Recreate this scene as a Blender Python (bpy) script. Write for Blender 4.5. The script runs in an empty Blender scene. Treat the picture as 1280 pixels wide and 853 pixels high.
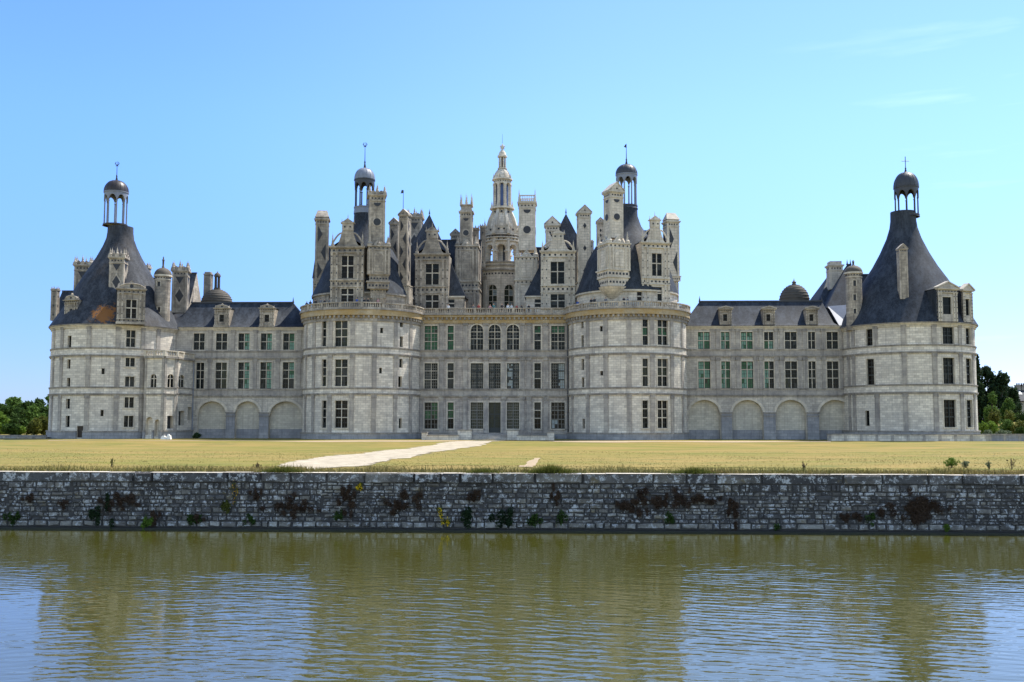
import bpy, math, random
import numpy as np
from mathutils import Vector
R_ = math.radians
rnd = random.Random(7)
scene = bpy.context.scene
COL = scene.collection

# ------------------------------------------------------------------ camera
FPX = 1300.0
YAW, PITCH, ROLL = R_(2.6), R_(4.55), R_(0.1)
CAM = Vector((10.5, -173.0, 2.5))
fwd = Vector((-math.sin(YAW)*math.cos(PITCH), math.cos(YAW)*math.cos(PITCH), math.sin(PITCH)))
rt0 = Vector((math.cos(YAW), math.sin(YAW), 0))
up0 = rt0.cross(fwd)
rt = rt0*math.cos(ROLL) + up0*math.sin(ROLL)
up = up0*math.cos(ROLL) - rt0*math.sin(ROLL)
cd = bpy.data.cameras.new('camera')
cam = bpy.data.objects.new('camera', cd)
COL.objects.link(cam)
from mathutils import Matrix
cam.matrix_world = Matrix(((rt.x, up.x, -fwd.x, CAM.x), (rt.y, up.y, -fwd.y, CAM.y), (rt.z, up.z, -fwd.z, CAM.z), (0, 0, 0, 1)))
cd.sensor_width = 36.0
cd.lens = 36.0*FPX/1280.0
cd.clip_start = 0.1
cd.clip_end = 20000
scene.camera = cam

# ------------------------------------------------------------------ sky and sun
SUN_EL, SUN_AZ = 57.0, 40.0            # SUN_AZ: degrees from +X towards +Y
w = bpy.data.worlds.new('World')
scene.world = w
w.use_nodes = True
nt = w.node_tree
sky = nt.nodes.new('ShaderNodeTexSky')
sky.sky_type = 'NISHITA'
sky.sun_disc = False
sky.sun_elevation = R_(SUN_EL)
sky.sun_rotation = R_(90.0 - SUN_AZ)
sky.altitude = 0
sky.air_density = 1.0
sky.dust_density = 0.2
sky.ozone_density = 2.5
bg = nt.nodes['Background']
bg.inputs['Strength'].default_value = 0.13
# thin cirrus streaks low in the right part of the sky
tc = nt.nodes.new('ShaderNodeTexCoord')
mp = nt.nodes.new('ShaderNodeMapping'); mp.inputs['Scale'].default_value = (3.0, 3.0, 26.0)
nz = nt.nodes.new('ShaderNodeTexNoise'); nz.inputs['Scale'].default_value = 1.6; nz.inputs['Detail'].default_value = 5
rp = nt.nodes.new('ShaderNodeValToRGB')
rp.color_ramp.elements[0].position = 0.62; rp.color_ramp.elements[0].color = (0, 0, 0, 1)
rp.color_ramp.elements[1].position = 0.8; rp.color_ramp.elements[1].color = (0.10, 0.10, 0.10, 1)
mx = nt.nodes.new('ShaderNodeMix'); mx.data_type = 'RGBA'
mx.inputs['B'].default_value = (7.5, 8.3, 9.0, 1)
nt.links.new(tc.outputs['Generated'], mp.inputs['Vector'])
nt.links.new(mp.outputs['Vector'], nz.inputs['Vector'])
nt.links.new(nz.outputs['Fac'], rp.inputs['Fac'])
CLOUDF = rp.outputs['Color']
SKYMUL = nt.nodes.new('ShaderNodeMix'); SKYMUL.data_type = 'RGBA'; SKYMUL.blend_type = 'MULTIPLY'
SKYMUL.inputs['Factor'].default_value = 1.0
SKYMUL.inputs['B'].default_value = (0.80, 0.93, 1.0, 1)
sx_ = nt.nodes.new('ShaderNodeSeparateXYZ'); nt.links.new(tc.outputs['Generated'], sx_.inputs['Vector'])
def _mr(src, a, b):
    n = nt.nodes.new('ShaderNodeMapRange'); n.interpolation_type = 'SMOOTHSTEP'
    n.inputs['From Min'].default_value = a; n.inputs['From Max'].default_value = b
    nt.links.new(src, n.inputs['Value']); return n.outputs['Result']
def _mc(f, a, b):
    n = nt.nodes.new('ShaderNodeMix'); n.data_type = 'RGBA'; nt.links.new(f, n.inputs['Factor'])
    for k, x in (('A', a), ('B', b)):
        if isinstance(x, tuple): n.inputs[k].default_value = x
        else: nt.links.new(x, n.inputs[k])
    return n.outputs['Result']
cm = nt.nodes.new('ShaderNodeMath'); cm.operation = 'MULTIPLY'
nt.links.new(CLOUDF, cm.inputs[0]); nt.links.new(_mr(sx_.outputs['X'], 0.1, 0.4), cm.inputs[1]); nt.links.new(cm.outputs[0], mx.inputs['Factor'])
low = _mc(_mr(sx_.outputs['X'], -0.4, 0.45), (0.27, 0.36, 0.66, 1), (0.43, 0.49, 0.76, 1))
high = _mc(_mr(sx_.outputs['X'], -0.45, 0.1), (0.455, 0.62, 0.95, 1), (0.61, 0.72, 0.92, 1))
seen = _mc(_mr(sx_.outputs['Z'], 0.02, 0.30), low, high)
nt.links.new(_mc(_mr(sx_.outputs['Y'], -0.1, 0.5), (1.30, 1.18, 1.10, 1), seen), SKYMUL.inputs['B'])  # sky behind the camera brightened and warmed as added fill for the facade
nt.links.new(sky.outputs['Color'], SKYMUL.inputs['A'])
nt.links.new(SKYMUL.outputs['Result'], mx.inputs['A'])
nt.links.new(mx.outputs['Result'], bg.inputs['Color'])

sl = bpy.data.lights.new('sun', 'SUN')
sl.energy = 3.6
sl.angle = R_(0.53)
sl.color = (1.0, 0.95, 0.86)
sun = bpy.data.objects.new('sun', sl)
COL.objects.link(sun)
sd = Vector((math.cos(R_(SUN_AZ))*math.cos(R_(SUN_EL)), math.sin(R_(SUN_AZ))*math.cos(R_(SUN_EL)), math.sin(R_(SUN_EL))))
sun.rotation_euler = sd.to_track_quat('Z', 'Y').to_euler()
sun.location = (60, 40, 120)
scene.view_settings.view_transform = 'Standard'
scene.view_settings.look = 'None'
scene.view_settings.exposure = 1.22
scene.view_settings.gamma = 1.0
scene.view_settings.use_curve_mapping = False
scene.render.engine = 'CYCLES'
scene.cycles.max_bounces = 6
scene.cycles.use_denoising = True

# ------------------------------------------------------------------ survey: sight lines onto real surfaces
def ray(px, py):
    return fwd*FPX + rt*(px - 640.0) - up*(py - 426.5)
def hitY(px, py, Y):
    d = ray(px, py); t = (Y - CAM.y)/d.y
    p = CAM + d*t
    return p.x, p.z
def hitZ(px, py, z=0.0):
    d = ray(px, py); t = (z - CAM.z)/d.z
    p = CAM + d*t
    return p.x, p.y
def ZY(py, Y, px=640):
    return hitY(px, py, Y)[1]
def project(p):
    q = Vector(p) - CAM
    k = FPX/q.dot(fwd)
    return 640 + q.dot(rt)*k, 426.5 - q.dot(up)*k
class Plane:                                  # facade plane y = Y, u = x
    def __init__(s, Y): s.Y = Y
    def P(s, u, v, d): return (u, s.Y + d, v)
    def hit(s, px, py): return hitY(px, py, s.Y)
    curved = False
class Cyl:                                    # tower drum, u = arc length from the front
    def __init__(s, cx, cy, R): s.cx, s.cy, s.R = cx, cy, R
    def P(s, u, v, d):
        a = u/s.R
        return (s.cx + (s.R - d)*math.sin(a), s.cy - (s.R - d)*math.cos(a), v)
    def hit(s, px, py):
        d = ray(px, py)
        ox, oy = CAM.x - s.cx, CAM.y - s.cy
        A = d.x*d.x + d.y*d.y; B = 2*(ox*d.x + oy*d.y); C = ox*ox + oy*oy - s.R*s.R
        D = B*B - 4*A*C
        t = (-B - math.sqrt(max(D, 0)))/(2*A)
        p = CAM + d*t
        return s.R*math.atan2(p.x - s.cx, -(p.y - s.cy)), p.z
    curved = True
class Face:                                   # vertical plane through two ground points a -> b, u from a
    def __init__(s, a, b):
        s.a = Vector((a[0], a[1], 0)); e = Vector((b[0]-a[0], b[1]-a[1], 0)); s.L = e.length; s.t = e/s.L
        s.n = Vector((-s.t.y, s.t.x, 0))      # inward
    def P(s, u, v, d):
        p = s.a + s.t*u + s.n*d
        return (p.x, p.y, v)
    def hit(s, px, py):
        d = ray(px, py); t = (s.a - CAM).dot(s.n)/d.dot(s.n)
        p = CAM + d*t
        return (p - s.a).dot(s.t), p.z
    curved = False
def rect(S, x0, x1, y0, y1):
    xm, ym = (x0+x1)/2, (y0+y1)/2
    return S.hit(x0, ym)[0], S.hit(x1, ym)[0], S.hit(xm, y1)[1], S.hit(xm, y0)[1]
def axis_from_edge(px, py, R, side, Y=0.0):   # drum axis x so that its outline touches pixel px
    lo, hi = -140.0, 140.0
    z = hitY(px, py, Y)[1]
    for _ in range(50):
        m = (lo + hi)/2
        xs = [project((m + R*math.cos(a), Y + R*math.sin(a), z))[0] for a in np.linspace(0, 6.283, 60)]
        e = min(xs) if side < 0 else max(xs)
        if e < px: lo = m
        else: hi = m
    return (lo + hi)/2

# ------------------------------------------------------------------ mesh builder
class MB:
    def __init__(s):
        s.v, s.f, s.m, s.uv, s.sm = [], [], [], [], []
        s.T = None
    def _t(s, p):
        if s.T is None: return tuple(p)
        cx, cy, a = s.T
        c, n = math.cos(a), math.sin(a)
        return (cx + p[0]*c - p[1]*n, cy + p[0]*n + p[1]*c, p[2])
    def face(s, pts, m=0, uv=None, smooth=False):
        i = len(s.v)
        q = [s._t(p) for p in pts]
        s.v.extend(q)
        s.f.append(tuple(range(i, i+len(q))))
        s.m.append(m); s.sm.append(smooth)
        if uv is None:
            a, b, c = Vector(q[0]), Vector(q[1]), Vector(q[2])
            n = (b-a).cross(c-a)
            ax, ay, az = abs(n.x), abs(n.y), abs(n.z)
            if az > ax and az > ay: uv = [(p[0], p[1]) for p in q]
            elif ax > ay: uv = [(p[1], p[2]) for p in q]
            else: uv = [(p[0], p[2]) for p in q]
        s.uv.append(uv)
    def hexa(s, c, m=0):                      # 8 corners: bottom 0-3, top 4-7
        for k in ((0, 3, 2, 1), (4, 5, 6, 7), (0, 1, 5, 4), (1, 2, 6, 5), (2, 3, 7, 6), (3, 0, 4, 7)):
            s.face([c[j] for j in k], m)
    def box(s, x0, x1, y0, y1, z0, z1, m=0, tx=0, ty=0):
        s.hexa([(x0, y0, z0), (x1, y0, z0), (x1, y1, z0), (x0, y1, z0), (x0+tx, y0+ty, z1), (x1-tx, y0+ty, z1), (x1-tx, y1-ty, z1), (x0+tx, y1-ty, z1)], m)
    def boxP(s, S, ua, ub, va, vb, d0, d1, m=0, step=0.8, caps=True):
        n = max(1, int(math.ceil((ub-ua)/step))) if S.curved else 1
        us = [ua + (ub-ua)*k/n for k in range(n+1)]
        P = S.P
        for a, b in zip(us[:-1], us[1:]):
            s.face([P(a, va, d0), P(b, va, d0), P(b, vb, d0), P(a, vb, d0)], m, [(a, va), (b, va), (b, vb), (a, vb)])
            s.face([P(a, vb, d0), P(b, vb, d0), P(b, vb, d1), P(a, vb, d1)], m, [(a, 0), (b, 0), (b, .3), (a, .3)])
            s.face([P(a, va, d0), P(b, va, d0), P(b, va, d1), P(a, va, d1)], m, [(a, 0), (b, 0), (b, .3), (a, .3)])
        if caps:
            for u in (ua, ub):
                s.face([P(u, va, d0), P(u, va, d1), P(u, vb, d1), P(u, vb, d0)], m)
    def lathe(s, cx, cy, prof, n=24, m=0, a0=0.0, a1=2*math.pi, smooth=True, cap=False):
        k = n if abs(a1-a0-2*math.pi) < 1e-6 else n
        for i in range(k):
            t0, t1 = a0 + (a1-a0)*i/k, a0 + (a1-a0)*(i+1)/k
            c0, s0, c1, s1 = math.cos(t0), math.sin(t0), math.cos(t1), math.sin(t1)
            for (r0, z0), (r1, z1) in zip(prof[:-1], prof[1:]):
                p = [(cx+r0*c0, cy+r0*s0, z0), (cx+r0*c1, cy+r0*s1, z0), (cx+r1*c1, cy+r1*s1, z1), (cx+r1*c0, cy+r1*s0, z1)]
                rm = max(r0, r1)
                L0 = math.hypot(r1-r0, z1-z0)
                uv = [(t0*rm, z0), (t1*rm, z0), (t1*rm, z0+L0), (t0*rm, z0+L0)]
                if r0 < 1e-5: p = p[1:]; uv = uv[1:]
                elif r1 < 1e-5: p = p[:3]; uv = uv[:3]
                s.face(p, m, uv, smooth)
            if cap:
                r, z = prof[-1]
                s.face([(cx+r*c0, cy+r*s0, z), (cx+r*c1, cy+r*s1, z), (cx, cy, z)], m)
    def prism(s, poly, y0, y1, m=0):          # polygon in x,z pushed along y
        s.face([(x, y0, z) for x, z in poly], m)
        s.face([(x, y1, z) for x, z in reversed(poly)], m)
        for (xa, za), (xb, zb) in zip(poly, poly[1:] + poly[:1]):
            s.face([(xa, y0, za), (xa, y1, za), (xb, y1, zb), (xb, y0, zb)], m)
    def prismZ(s, poly, z0, z1, m=0):         # polygon in x,y pushed up
        s.face([(x, y, z1) for x, y in poly], m)
        s.face([(x, y, z0) for x, y in reversed(poly)], m)
        for (xa, ya), (xb, yb) in zip(poly, poly[1:] + poly[:1]):
            s.face([(xa, ya, z0), (xb, yb, z0), (xb, yb, z1), (xa, ya, z1)], m)
    def prismP(s, S, poly, d0, d1, m=0):      # polygon in u,v of a surface
        s.face([S.P(u, v, d0) for u, v in poly], m, list(poly))
        for (ua, va), (ub, vb) in zip(poly, poly[1:] + poly[:1]):
            s.face([S.P(ua, va, d0), S.P(ua, va, d1), S.P(ub, vb, d1), S.P(ub, vb, d0)], m)
    def tube(s, p, q, r0, r1=None, n=6, m=0):
        r1 = r0 if r1 is None else r1
        p, q = Vector(p), Vector(q); d = (q-p).normalized()
        a = d.orthogonal().normalized(); b = d.cross(a)
        for i in range(n):
            t0, t1 = 2*math.pi*i/n, 2*math.pi*(i+1)/n
            e0, e1 = a*math.cos(t0)+b*math.sin(t0), a*math.cos(t1)+b*math.sin(t1)
            s.face([p+e0*r0, p+e1*r0, q+e1*r1, q+e0*r1], m, None, True)
    def wall(s, S, u0, u1, v0, v1, ops=(), m=0, mr=None, du=1.0):
        mr = m if mr is None else mr
        us = {u0, u1}; vs = {v0, v1}
        for o in ops:
            us.update((o['u'][0], o['u'][1])); vs.update((o['v'][0], o['v'][1]))
        if S.curved:
            n = int(math.ceil((u1-u0)/du))
            us.update(u0 + (u1-u0)*k/n for k in range(n+1))
        us, vs = sorted(us), sorted(vs)
        P = S.P
        for a, b in zip(us[:-1], us[1:]):
            if b - a < 1e-5: continue
            um = (a+b)/2
            # merge vertical runs of free cells
            run = None
            for c, d in zip(vs[:-1], vs[1:]):
                vm = (c+d)/2
                hole = any(o['u'][0] < um < o['u'][1] and o['v'][0] < vm < o['v'][1] for o in ops)
                if hole:
                    if run: s.face([P(a, run[0], 0), P(b, run[0], 0), P(b, run[1], 0), P(a, run[1], 0)], m, [(a, run[0]), (b, run[0]), (b, run[1]), (a, run[1])])
                    run = None
                else:
                    run = (run[0], d) if run else (c, d)
            if run: s.face([P(a, run[0], 0), P(b, run[0], 0), P(b, run[1], 0), P(a, run[1], 0)], m, [(a, run[0]), (b, run[0]), (b, run[1]), (a, run[1])])
        for o in ops:
            (ua, ub), (va, vb), dp = o['u'], o['v'], o.get('d', 0.35)
            arch = o.get('arch', 0)            # height of the arch part
            n = 12 if arch else (4 if S.curved else 1)
            uk = [ua + (ub-ua)*k/n for k in range(n+1)]
            um, h = (ua+ub)/2, (ub-ua)/2
            tv = [vb if not arch else vb - arch + arch*math.sqrt(max(0, 1-((u-um)/h)**2)) for u in uk]
            vt = vb - arch
            for u in (ua, ub):
                s.face([P(u, va, 0), P(u, va, dp), P(u, vt, dp), P(u, vt, 0)], mr)
            for k in range(n):
                a, b = uk[k], uk[k+1]
                s.face([P(a, va, 0), P(b, va, 0), P(b, va, dp), P(a, va, dp)], mr)
                s.face([P(a, tv[k], 0), P(b, tv[k+1], 0), P(b, tv[k+1], dp), P(a, tv[k], dp)], mr)
                if arch:
                    s.face([P(a, tv[k], 0), P(b, tv[k+1], 0), P(b, vb, 0), P(a, vb, 0)], m, [(a, tv[k]), (b, tv[k+1]), (b, vb), (a, vb)])
                if o.get('back') is not None:
                    s.face([P(a, va, dp), P(b, va, dp), P(b, tv[k+1], dp), P(a, tv[k], dp)], o['back'], [(a, va), (b, va), (b, tv[k+1]), (a, tv[k])])
    def build(s, name, mats, parent=None, origin=None):
        v = np.array(s.v, dtype=np.float64)
        if origin is None:
            lo, hi = v.min(0), v.max(0)
            origin = ((lo[0]+hi[0])/2, (lo[1]+hi[1])/2, lo[2])
        o3 = Vector(origin)
        me = bpy.data.meshes.new(name)
        me.from_pydata([tuple(p) for p in (v - np.array(origin))], [], s.f)
        for mt in (mats if isinstance(mats, (list, tuple)) else [mats]): me.materials.append(mt)
        me.polygons.foreach_set('material_index', s.m)
        me.polygons.foreach_set('use_smooth', s.sm)
        uvl = me.uv_layers.new(name='UVMap')
        uvl.data.foreach_set('uv', [c for f in s.uv for p in f for c in p])
        o = bpy.data.objects.new(name, me)
        COL.objects.link(o)
        put(o, o3, parent)
        if any(s.sm):                          # weld so smooth shading runs on
            import bmesh
            bm = bmesh.new(); bm.from_mesh(me)
            bmesh.ops.remove_doubles(bm, verts=bm.verts, dist=1e-4)
            bm.to_mesh(me); bm.free()
            try: me.set_sharp_from_angle(angle=R_(40))
            except Exception: pass
        me.update()
        return o
WO = {}
def put(o, at, parent=None):
    at = Vector(at)
    WO[o.name] = at
    if parent is not None:
        o.parent = parent
        o.location = at - WO[parent.name]
    else:
        o.location = at
def empty(name, at, parent=None):
    o = bpy.data.objects.new(name, None); COL.objects.link(o)
    o.empty_display_size = 0.5
    put(o, at, parent)
    return o
def tag(o, label=None, cat=None, group=None, kind=None):
    if label: o['label'] = label
    if cat: o['category'] = cat
    if group: o['group'] = group
    if kind: o['kind'] = kind
    return o

# ------------------------------------------------------------------ materials
def newmat(name):
    m = bpy.data.materials.new(name); m.use_nodes = True
    nt = m.node_tree
    return m, nt, nt.nodes['Principled BSDF']
def N(nt, t, **kw):
    n = nt.nodes.new(t)
    for k, v in kw.items():
        if hasattr(n, k): setattr(n, k, v)
        else: n.inputs[k.replace('_', ' ')].default_value = v
    return n
def noise(nt, vec, scale, detail=4, rough=0.6, lo=0.4, hi=0.65):
    n = N(nt, 'ShaderNodeTexNoise'); n.inputs['Scale'].default_value = scale; n.inputs['Detail'].default_value = detail; n.inputs['Roughness'].default_value = rough
    if vec is not None: nt.links.new(vec, n.inputs['Vector'])
    r = N(nt, 'ShaderNodeMapRange'); r.inputs['From Min'].default_value = lo; r.inputs['From Max'].default_value = hi
    nt.links.new(n.outputs['Fac'], r.inputs['Value'])
    return r.outputs['Result']
def mix(nt, fac, a, b, blend='MIX'):
    n = N(nt, 'ShaderNodeMix', data_type='RGBA', blend_type=blend)
    for k, x in (('Factor', fac), ('A', a), ('B', b)):
        i = n.inputs[k]
        if hasattr(x, 'is_output') or isinstance(x, bpy.types.NodeSocket): nt.links.new(x, i)
        elif isinstance(x, (int, float)): i.default_value = x
        else: i.default_value = (*x, 1)
    return n.outputs['Result']
def mul(nt, a, k):
    n = N(nt, 'ShaderNodeMath', operation='MULTIPLY'); nt.links.new(a, n.inputs[0])
    if isinstance(k, (int, float)): n.inputs[1].default_value = k
    else: nt.links.new(k, n.inputs[1])
    return n.outputs[0]
def mapping(nt, src, scale, rot=(0, 0, 0)):
    n = N(nt, 'ShaderNodeMapping'); n.inputs['Scale'].default_value = scale; n.inputs['Rotation'].default_value = rot
    nt.links.new(src, n.inputs['Vector'])
    return n.outputs['Vector']
def bump(nt, bsdf, h, strength=0.5, dist=0.05):
    b = N(nt, 'ShaderNodeBump'); b.inputs['Strength'].default_value = strength; b.inputs['Distance'].default_value = dist
    nt.links.new(h, b.inputs['Height']); nt.links.new(b.outputs['Normal'], bsdf.inputs['Normal'])
def stone(name, c1, c2, grime, amt=0.7, streak=0.5, courses=True, mortar=(0.2, 0.19, 0.18), row=0.36, bw=0.8, ochre=0.0, msize=0.02):
    m, nt, b = newmat(name)
    uv = N(nt, 'ShaderNodeUVMap').outputs['UV']
    pos = N(nt, 'ShaderNodeNewGeometry').outputs['Position']
    if courses:
        br = N(nt, 'ShaderNodeTexBrick'); nt.links.new(uv, br.inputs['Vector'])
        br.inputs['Scale'].default_value = 1; br.inputs['Brick Width'].default_value = bw; br.inputs['Row Height'].default_value = row
        br.inputs['Mortar Size'].default_value = msize; br.inputs['Mortar Smooth'].default_value = 0.3; br.inputs['Bias'].default_value = -0.1
        br.inputs['Color1'].default_value = (*c1, 1); br.inputs['Color2'].default_value = (*c2, 1); br.inputs['Mortar'].default_value = (*mortar, 1)
        col = br.outputs['Color']
    else:
        col = mix(nt, noise(nt, pos, 1.3, 3), c1, c2)
    big = noise(nt, pos, 0.22, 6, 0.65, 0.42, 0.62)
    mid = noise(nt, pos, 0.9, 6, 0.75, 0.43, 0.64)
    st = noise(nt, mapping(nt, pos, (2.4, 2.4, 0.12)), 1.0, 5, 0.65, 0.52, 0.68)
    fine = noise(nt, pos, 7.0, 3, 0.7, 0.3, 0.75)
    col = mix(nt, mul(nt, big, amt*0.55), col, grime)
    col = mix(nt, mul(nt, mid, amt*0.6), col, grime)
    col = mix(nt, mul(nt, st, streak), col, tuple(g*0.6 for g in grime))
    col = mix(nt, mul(nt, fine, 0.25), col, tuple(g*0.8 for g in c2))
    if ochre > 0:
        oc = noise(nt, mapping(nt, pos, (0.5, 0.5, 1.2)), 0.9, 5, 0.7, 0.36, 0.6)
        col = mix(nt, mul(nt, oc, ochre), col, (0.36, 0.235, 0.085))
    nt.links.new(col, b.inputs['Base Color'])
    b.inputs['Roughness'].default_value = 0.9
    b.inputs['Specular IOR Level'].default_value = 0.2
    bump(nt, b, fine, 0.35, 0.03)
    return m
def slate(name, c1, c2, rough=0.5, stain=None, row=0.22):
    m, nt, b = newmat(name)
    uv = N(nt, 'ShaderNodeUVMap').outputs['UV']
    pos = N(nt, 'ShaderNodeNewGeometry').outputs['Position']
    br = N(nt, 'ShaderNodeTexBrick'); nt.links.new(uv, br.inputs['Vector'])
    br.inputs['Scale'].default_value = 1; br.inputs['Brick Width'].default_value = 0.3; br.inputs['Row Height'].default_value = row
    br.inputs['Mortar Size'].default_value = 0.018; br.inputs['Color1'].default_value = (*c1, 1); br.inputs['Color2'].default_value = (*c2, 1)
    br.inputs['Mortar'].default_value = (*[x*0.5 for x in c1], 1)
    col = br.outputs['Color']
    col = mix(nt, mul(nt, noise(nt, mapping(nt, pos, (1.2, 1.2, 0.2)), 0.8, 6, 0.72, 0.45, 0.72), 0.7), col, tuple(min(1, x*2.6) for x in c2))
    col = mix(nt, mul(nt, noise(nt, pos, 5.0, 4, 0.75, 0.45, 0.7), 0.5), col, tuple(min(1, x*2.2) for x in c2))
    col = mix(nt, mul(nt, noise(nt, pos, 2.5, 4, 0.7, 0.5, 0.75), 0.4), col, tuple(x*0.6 for x in c1))
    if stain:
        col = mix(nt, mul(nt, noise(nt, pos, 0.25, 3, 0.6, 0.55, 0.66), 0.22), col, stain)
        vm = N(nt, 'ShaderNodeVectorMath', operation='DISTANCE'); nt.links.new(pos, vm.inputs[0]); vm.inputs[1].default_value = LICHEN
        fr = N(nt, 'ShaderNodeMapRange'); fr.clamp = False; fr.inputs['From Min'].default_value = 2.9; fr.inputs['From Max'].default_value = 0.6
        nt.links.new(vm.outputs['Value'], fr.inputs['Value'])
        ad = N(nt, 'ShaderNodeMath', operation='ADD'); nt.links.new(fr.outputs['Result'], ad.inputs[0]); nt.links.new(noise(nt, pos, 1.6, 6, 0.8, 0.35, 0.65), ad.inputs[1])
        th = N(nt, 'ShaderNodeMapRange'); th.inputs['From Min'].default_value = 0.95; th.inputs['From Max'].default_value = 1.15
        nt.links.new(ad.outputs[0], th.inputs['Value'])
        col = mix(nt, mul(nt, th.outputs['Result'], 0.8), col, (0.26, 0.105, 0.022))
    nt.links.new(col, b.inputs['Base Color'])
    b.inputs['Roughness'].default_value = rough
    b.inputs['Specular IOR Level'].default_value = 0.16
    bump(nt, b, br.outputs['Fac'], 0.25, -0.02)
    return m
def plain(name, c, rough=0.6, var=0.25, scale=3.0, metal=0.0, spec=0.4):
    m, nt, b = newmat(name)
    pos = N(nt, 'ShaderNodeNewGeometry').outputs['Position']
    col = mix(nt, mul(nt, noise(nt, pos, scale, 5, 0.7, 0.35, 0.7), var), c, tuple(x*0.45 for x in c))
    nt.links.new(col, b.inputs['Base Color'])
    b.inputs['Roughness'].default_value = rough; b.inputs['Metallic'].default_value = metal
    b.inputs['Specular IOR Level'].default_value = spec
    return m
M = {}
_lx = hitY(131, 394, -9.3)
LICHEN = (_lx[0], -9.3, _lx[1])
M['domebrown'] = None
GR = (0.15, 0.145, 0.15)
M['ashlar'] = stone('white_tufa_ashlar', (0.80, 0.725, 0.60), (0.50, 0.45, 0.375), (0.25, 0.235, 0.23), 0.5, 0.4, mortar=(0.33, 0.30, 0.26))
M['facade'] = stone('weathered_facade_tufa', (0.56, 0.49, 0.41), (0.38, 0.335, 0.285), (0.15, 0.138, 0.14), 0.9, 0.6, mortar=(0.22, 0.2, 0.18))
M['wing'] = stone('wing_tufa', (0.64, 0.575, 0.475), (0.45, 0.405, 0.34), (0.19, 0.178, 0.172), 0.85, 0.5, mortar=(0.28, 0.255, 0.22))
M['panel'] = stone('arch_panel_tufa', (0.60, 0.545, 0.43), (0.44, 0.40, 0.325), (0.27, 0.25, 0.22), 0.6, 0.35, mortar=(0.34, 0.31, 0.26))
M['band'] = stone('weathered_moulding', (0.42, 0.38, 0.32), (0.30, 0.27, 0.235), (0.115, 0.108, 0.108), 1.0, 0.5, courses=False)
M['pilaster'] = stone('weathered_pilaster', (0.50, 0.45, 0.375), (0.36, 0.325, 0.28), (0.165, 0.155, 0.155), 1.0, 0.5, row=0.72, bw=3.0)
M['trim'] = stone('pale_trim_stone', (0.66, 0.59, 0.47), (0.54, 0.48, 0.385), (0.23, 0.21, 0.19), 0.65, 0.4, courses=False)
M['ochre'] = stone('lichened_cornice', (0.50, 0.42, 0.29), (0.38, 0.31, 0.20), (0.19, 0.155, 0.11), 0.5, 0.3, courses=False, ochre=0.8)
M['old'] = stone('old_roof_stone', (0.50, 0.435, 0.345), (0.32, 0.277, 0.222), (0.088, 0.076, 0.066), 1.0, 0.6, row=0.45, bw=0.9)
M['oldtrim'] = stone('old_roof_trim', (0.60, 0.525, 0.42), (0.42, 0.365, 0.295), (0.115, 0.1, 0.088), 1.0, 0.5, courses=False)
M['clean'] = stone('cleaned_roof_stone', (0.80, 0.71, 0.58), (0.60, 0.53, 0.43), (0.24, 0.208, 0.165), 0.75, 0.45, row=0.45, bw=0.9)
M['plinth'] = stone('grey_plinth_stone', (0.36, 0.35, 0.345), (0.26, 0.26, 0.27), (0.13, 0.132, 0.145), 0.7, 0.4, row=0.5, bw=1.2)
M['slate'] = slate('blue_slate', (0.015, 0.019, 0.025), (0.030, 0.035, 0.043), 0.7)
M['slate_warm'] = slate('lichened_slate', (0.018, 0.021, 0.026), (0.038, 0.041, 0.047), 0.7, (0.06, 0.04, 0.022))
M['lead'] = plain('lead_sheet', (0.045, 0.047, 0.053), 0.5, 0.5, 1.2, 0.0, 0.4)
M['leadpale'] = plain('pale_lead', (0.20, 0.22, 0.26), 0.5, 0.5, 1.5)
M['domeold'] = plain('mossy_stone_dome', (0.10, 0.085, 0.065), 0.8, 0.6, 2.0)
M['inlay'] = plain('slate_inlay', (0.022, 0.024, 0.03), 0.5, 0.3, 3.0)
M['domebrown'] = plain('brown_black_lead_dome', (0.035, 0.026, 0.022), 0.45, 0.5, 1.0, 0.0, 0.4)
M['iron'] = plain('dark_iron', (0.03, 0.03, 0.035), 0.5, 0.2)
M['door'] = plain('old_brown_door', (0.05, 0.035, 0.024), 0.7, 0.4, 4.0)
M['bar'] = plain('dark_window_bar', (0.02, 0.026, 0.026), 0.5, 0.2)
M['woodbar'] = plain('grey_window_bar', (0.20, 0.19, 0.165), 0.6, 0.2)
M['roughcast'] = plain('grey_render', (0.33, 0.31, 0.27), 0.9, 0.4, 1.5)
def glass(name, c, rough=0.08, var=0.6):
    m, nt, b = newmat(name)
    pos = N(nt, 'ShaderNodeNewGeometry').outputs['Position']
    col = mix(nt, mul(nt, noise(nt, pos, 1.7, 3, 0.6, 0.35, 0.7), var), c, tuple(x*0.35 for x in c))
    nt.links.new(col, b.inputs['Base Color'])
    b.inputs['Roughness'].default_value = rough
    b.inputs['IOR'].default_value = 1.5
    b.inputs['Specular IOR Level'].default_value = 0.09
    bump(nt, b, noise(nt, pos, 2.2, 2, 0.5, 0.3, 0.7), 0.12, 0.02)
    return m
M['gdark'] = glass('dark_window_glass', (0.007, 0.009, 0.010))
M['gbrown'] = glass('brown_window_shutter', (0.010, 0.0075, 0.006), 0.2)
M['ggreen'] = glass('green_curtained_glass', (0.045, 0.125, 0.062))
M['gmint'] = glass('pale_green_seen_through', (0.17, 0.31, 0.235), 0.15, 0.5)  # brightness of opposite windows seen through, put into the pane colour
M['ggrey'] = glass('grey_leaded_glass', (0.045, 0.048, 0.047))
M['gpale'] = glass('pale_curtained_glass', (0.33, 0.38, 0.38), 0.15, 0.4)
M['golive'] = glass('olive_leaded_glass', (0.045, 0.05, 0.032))
M['gsky'] = glass('painted_lantern_sky', (0.10, 0.15, 0.32), 0.15, 0.3)  # sky showing between the lantern columns, put into the core's colour

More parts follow.
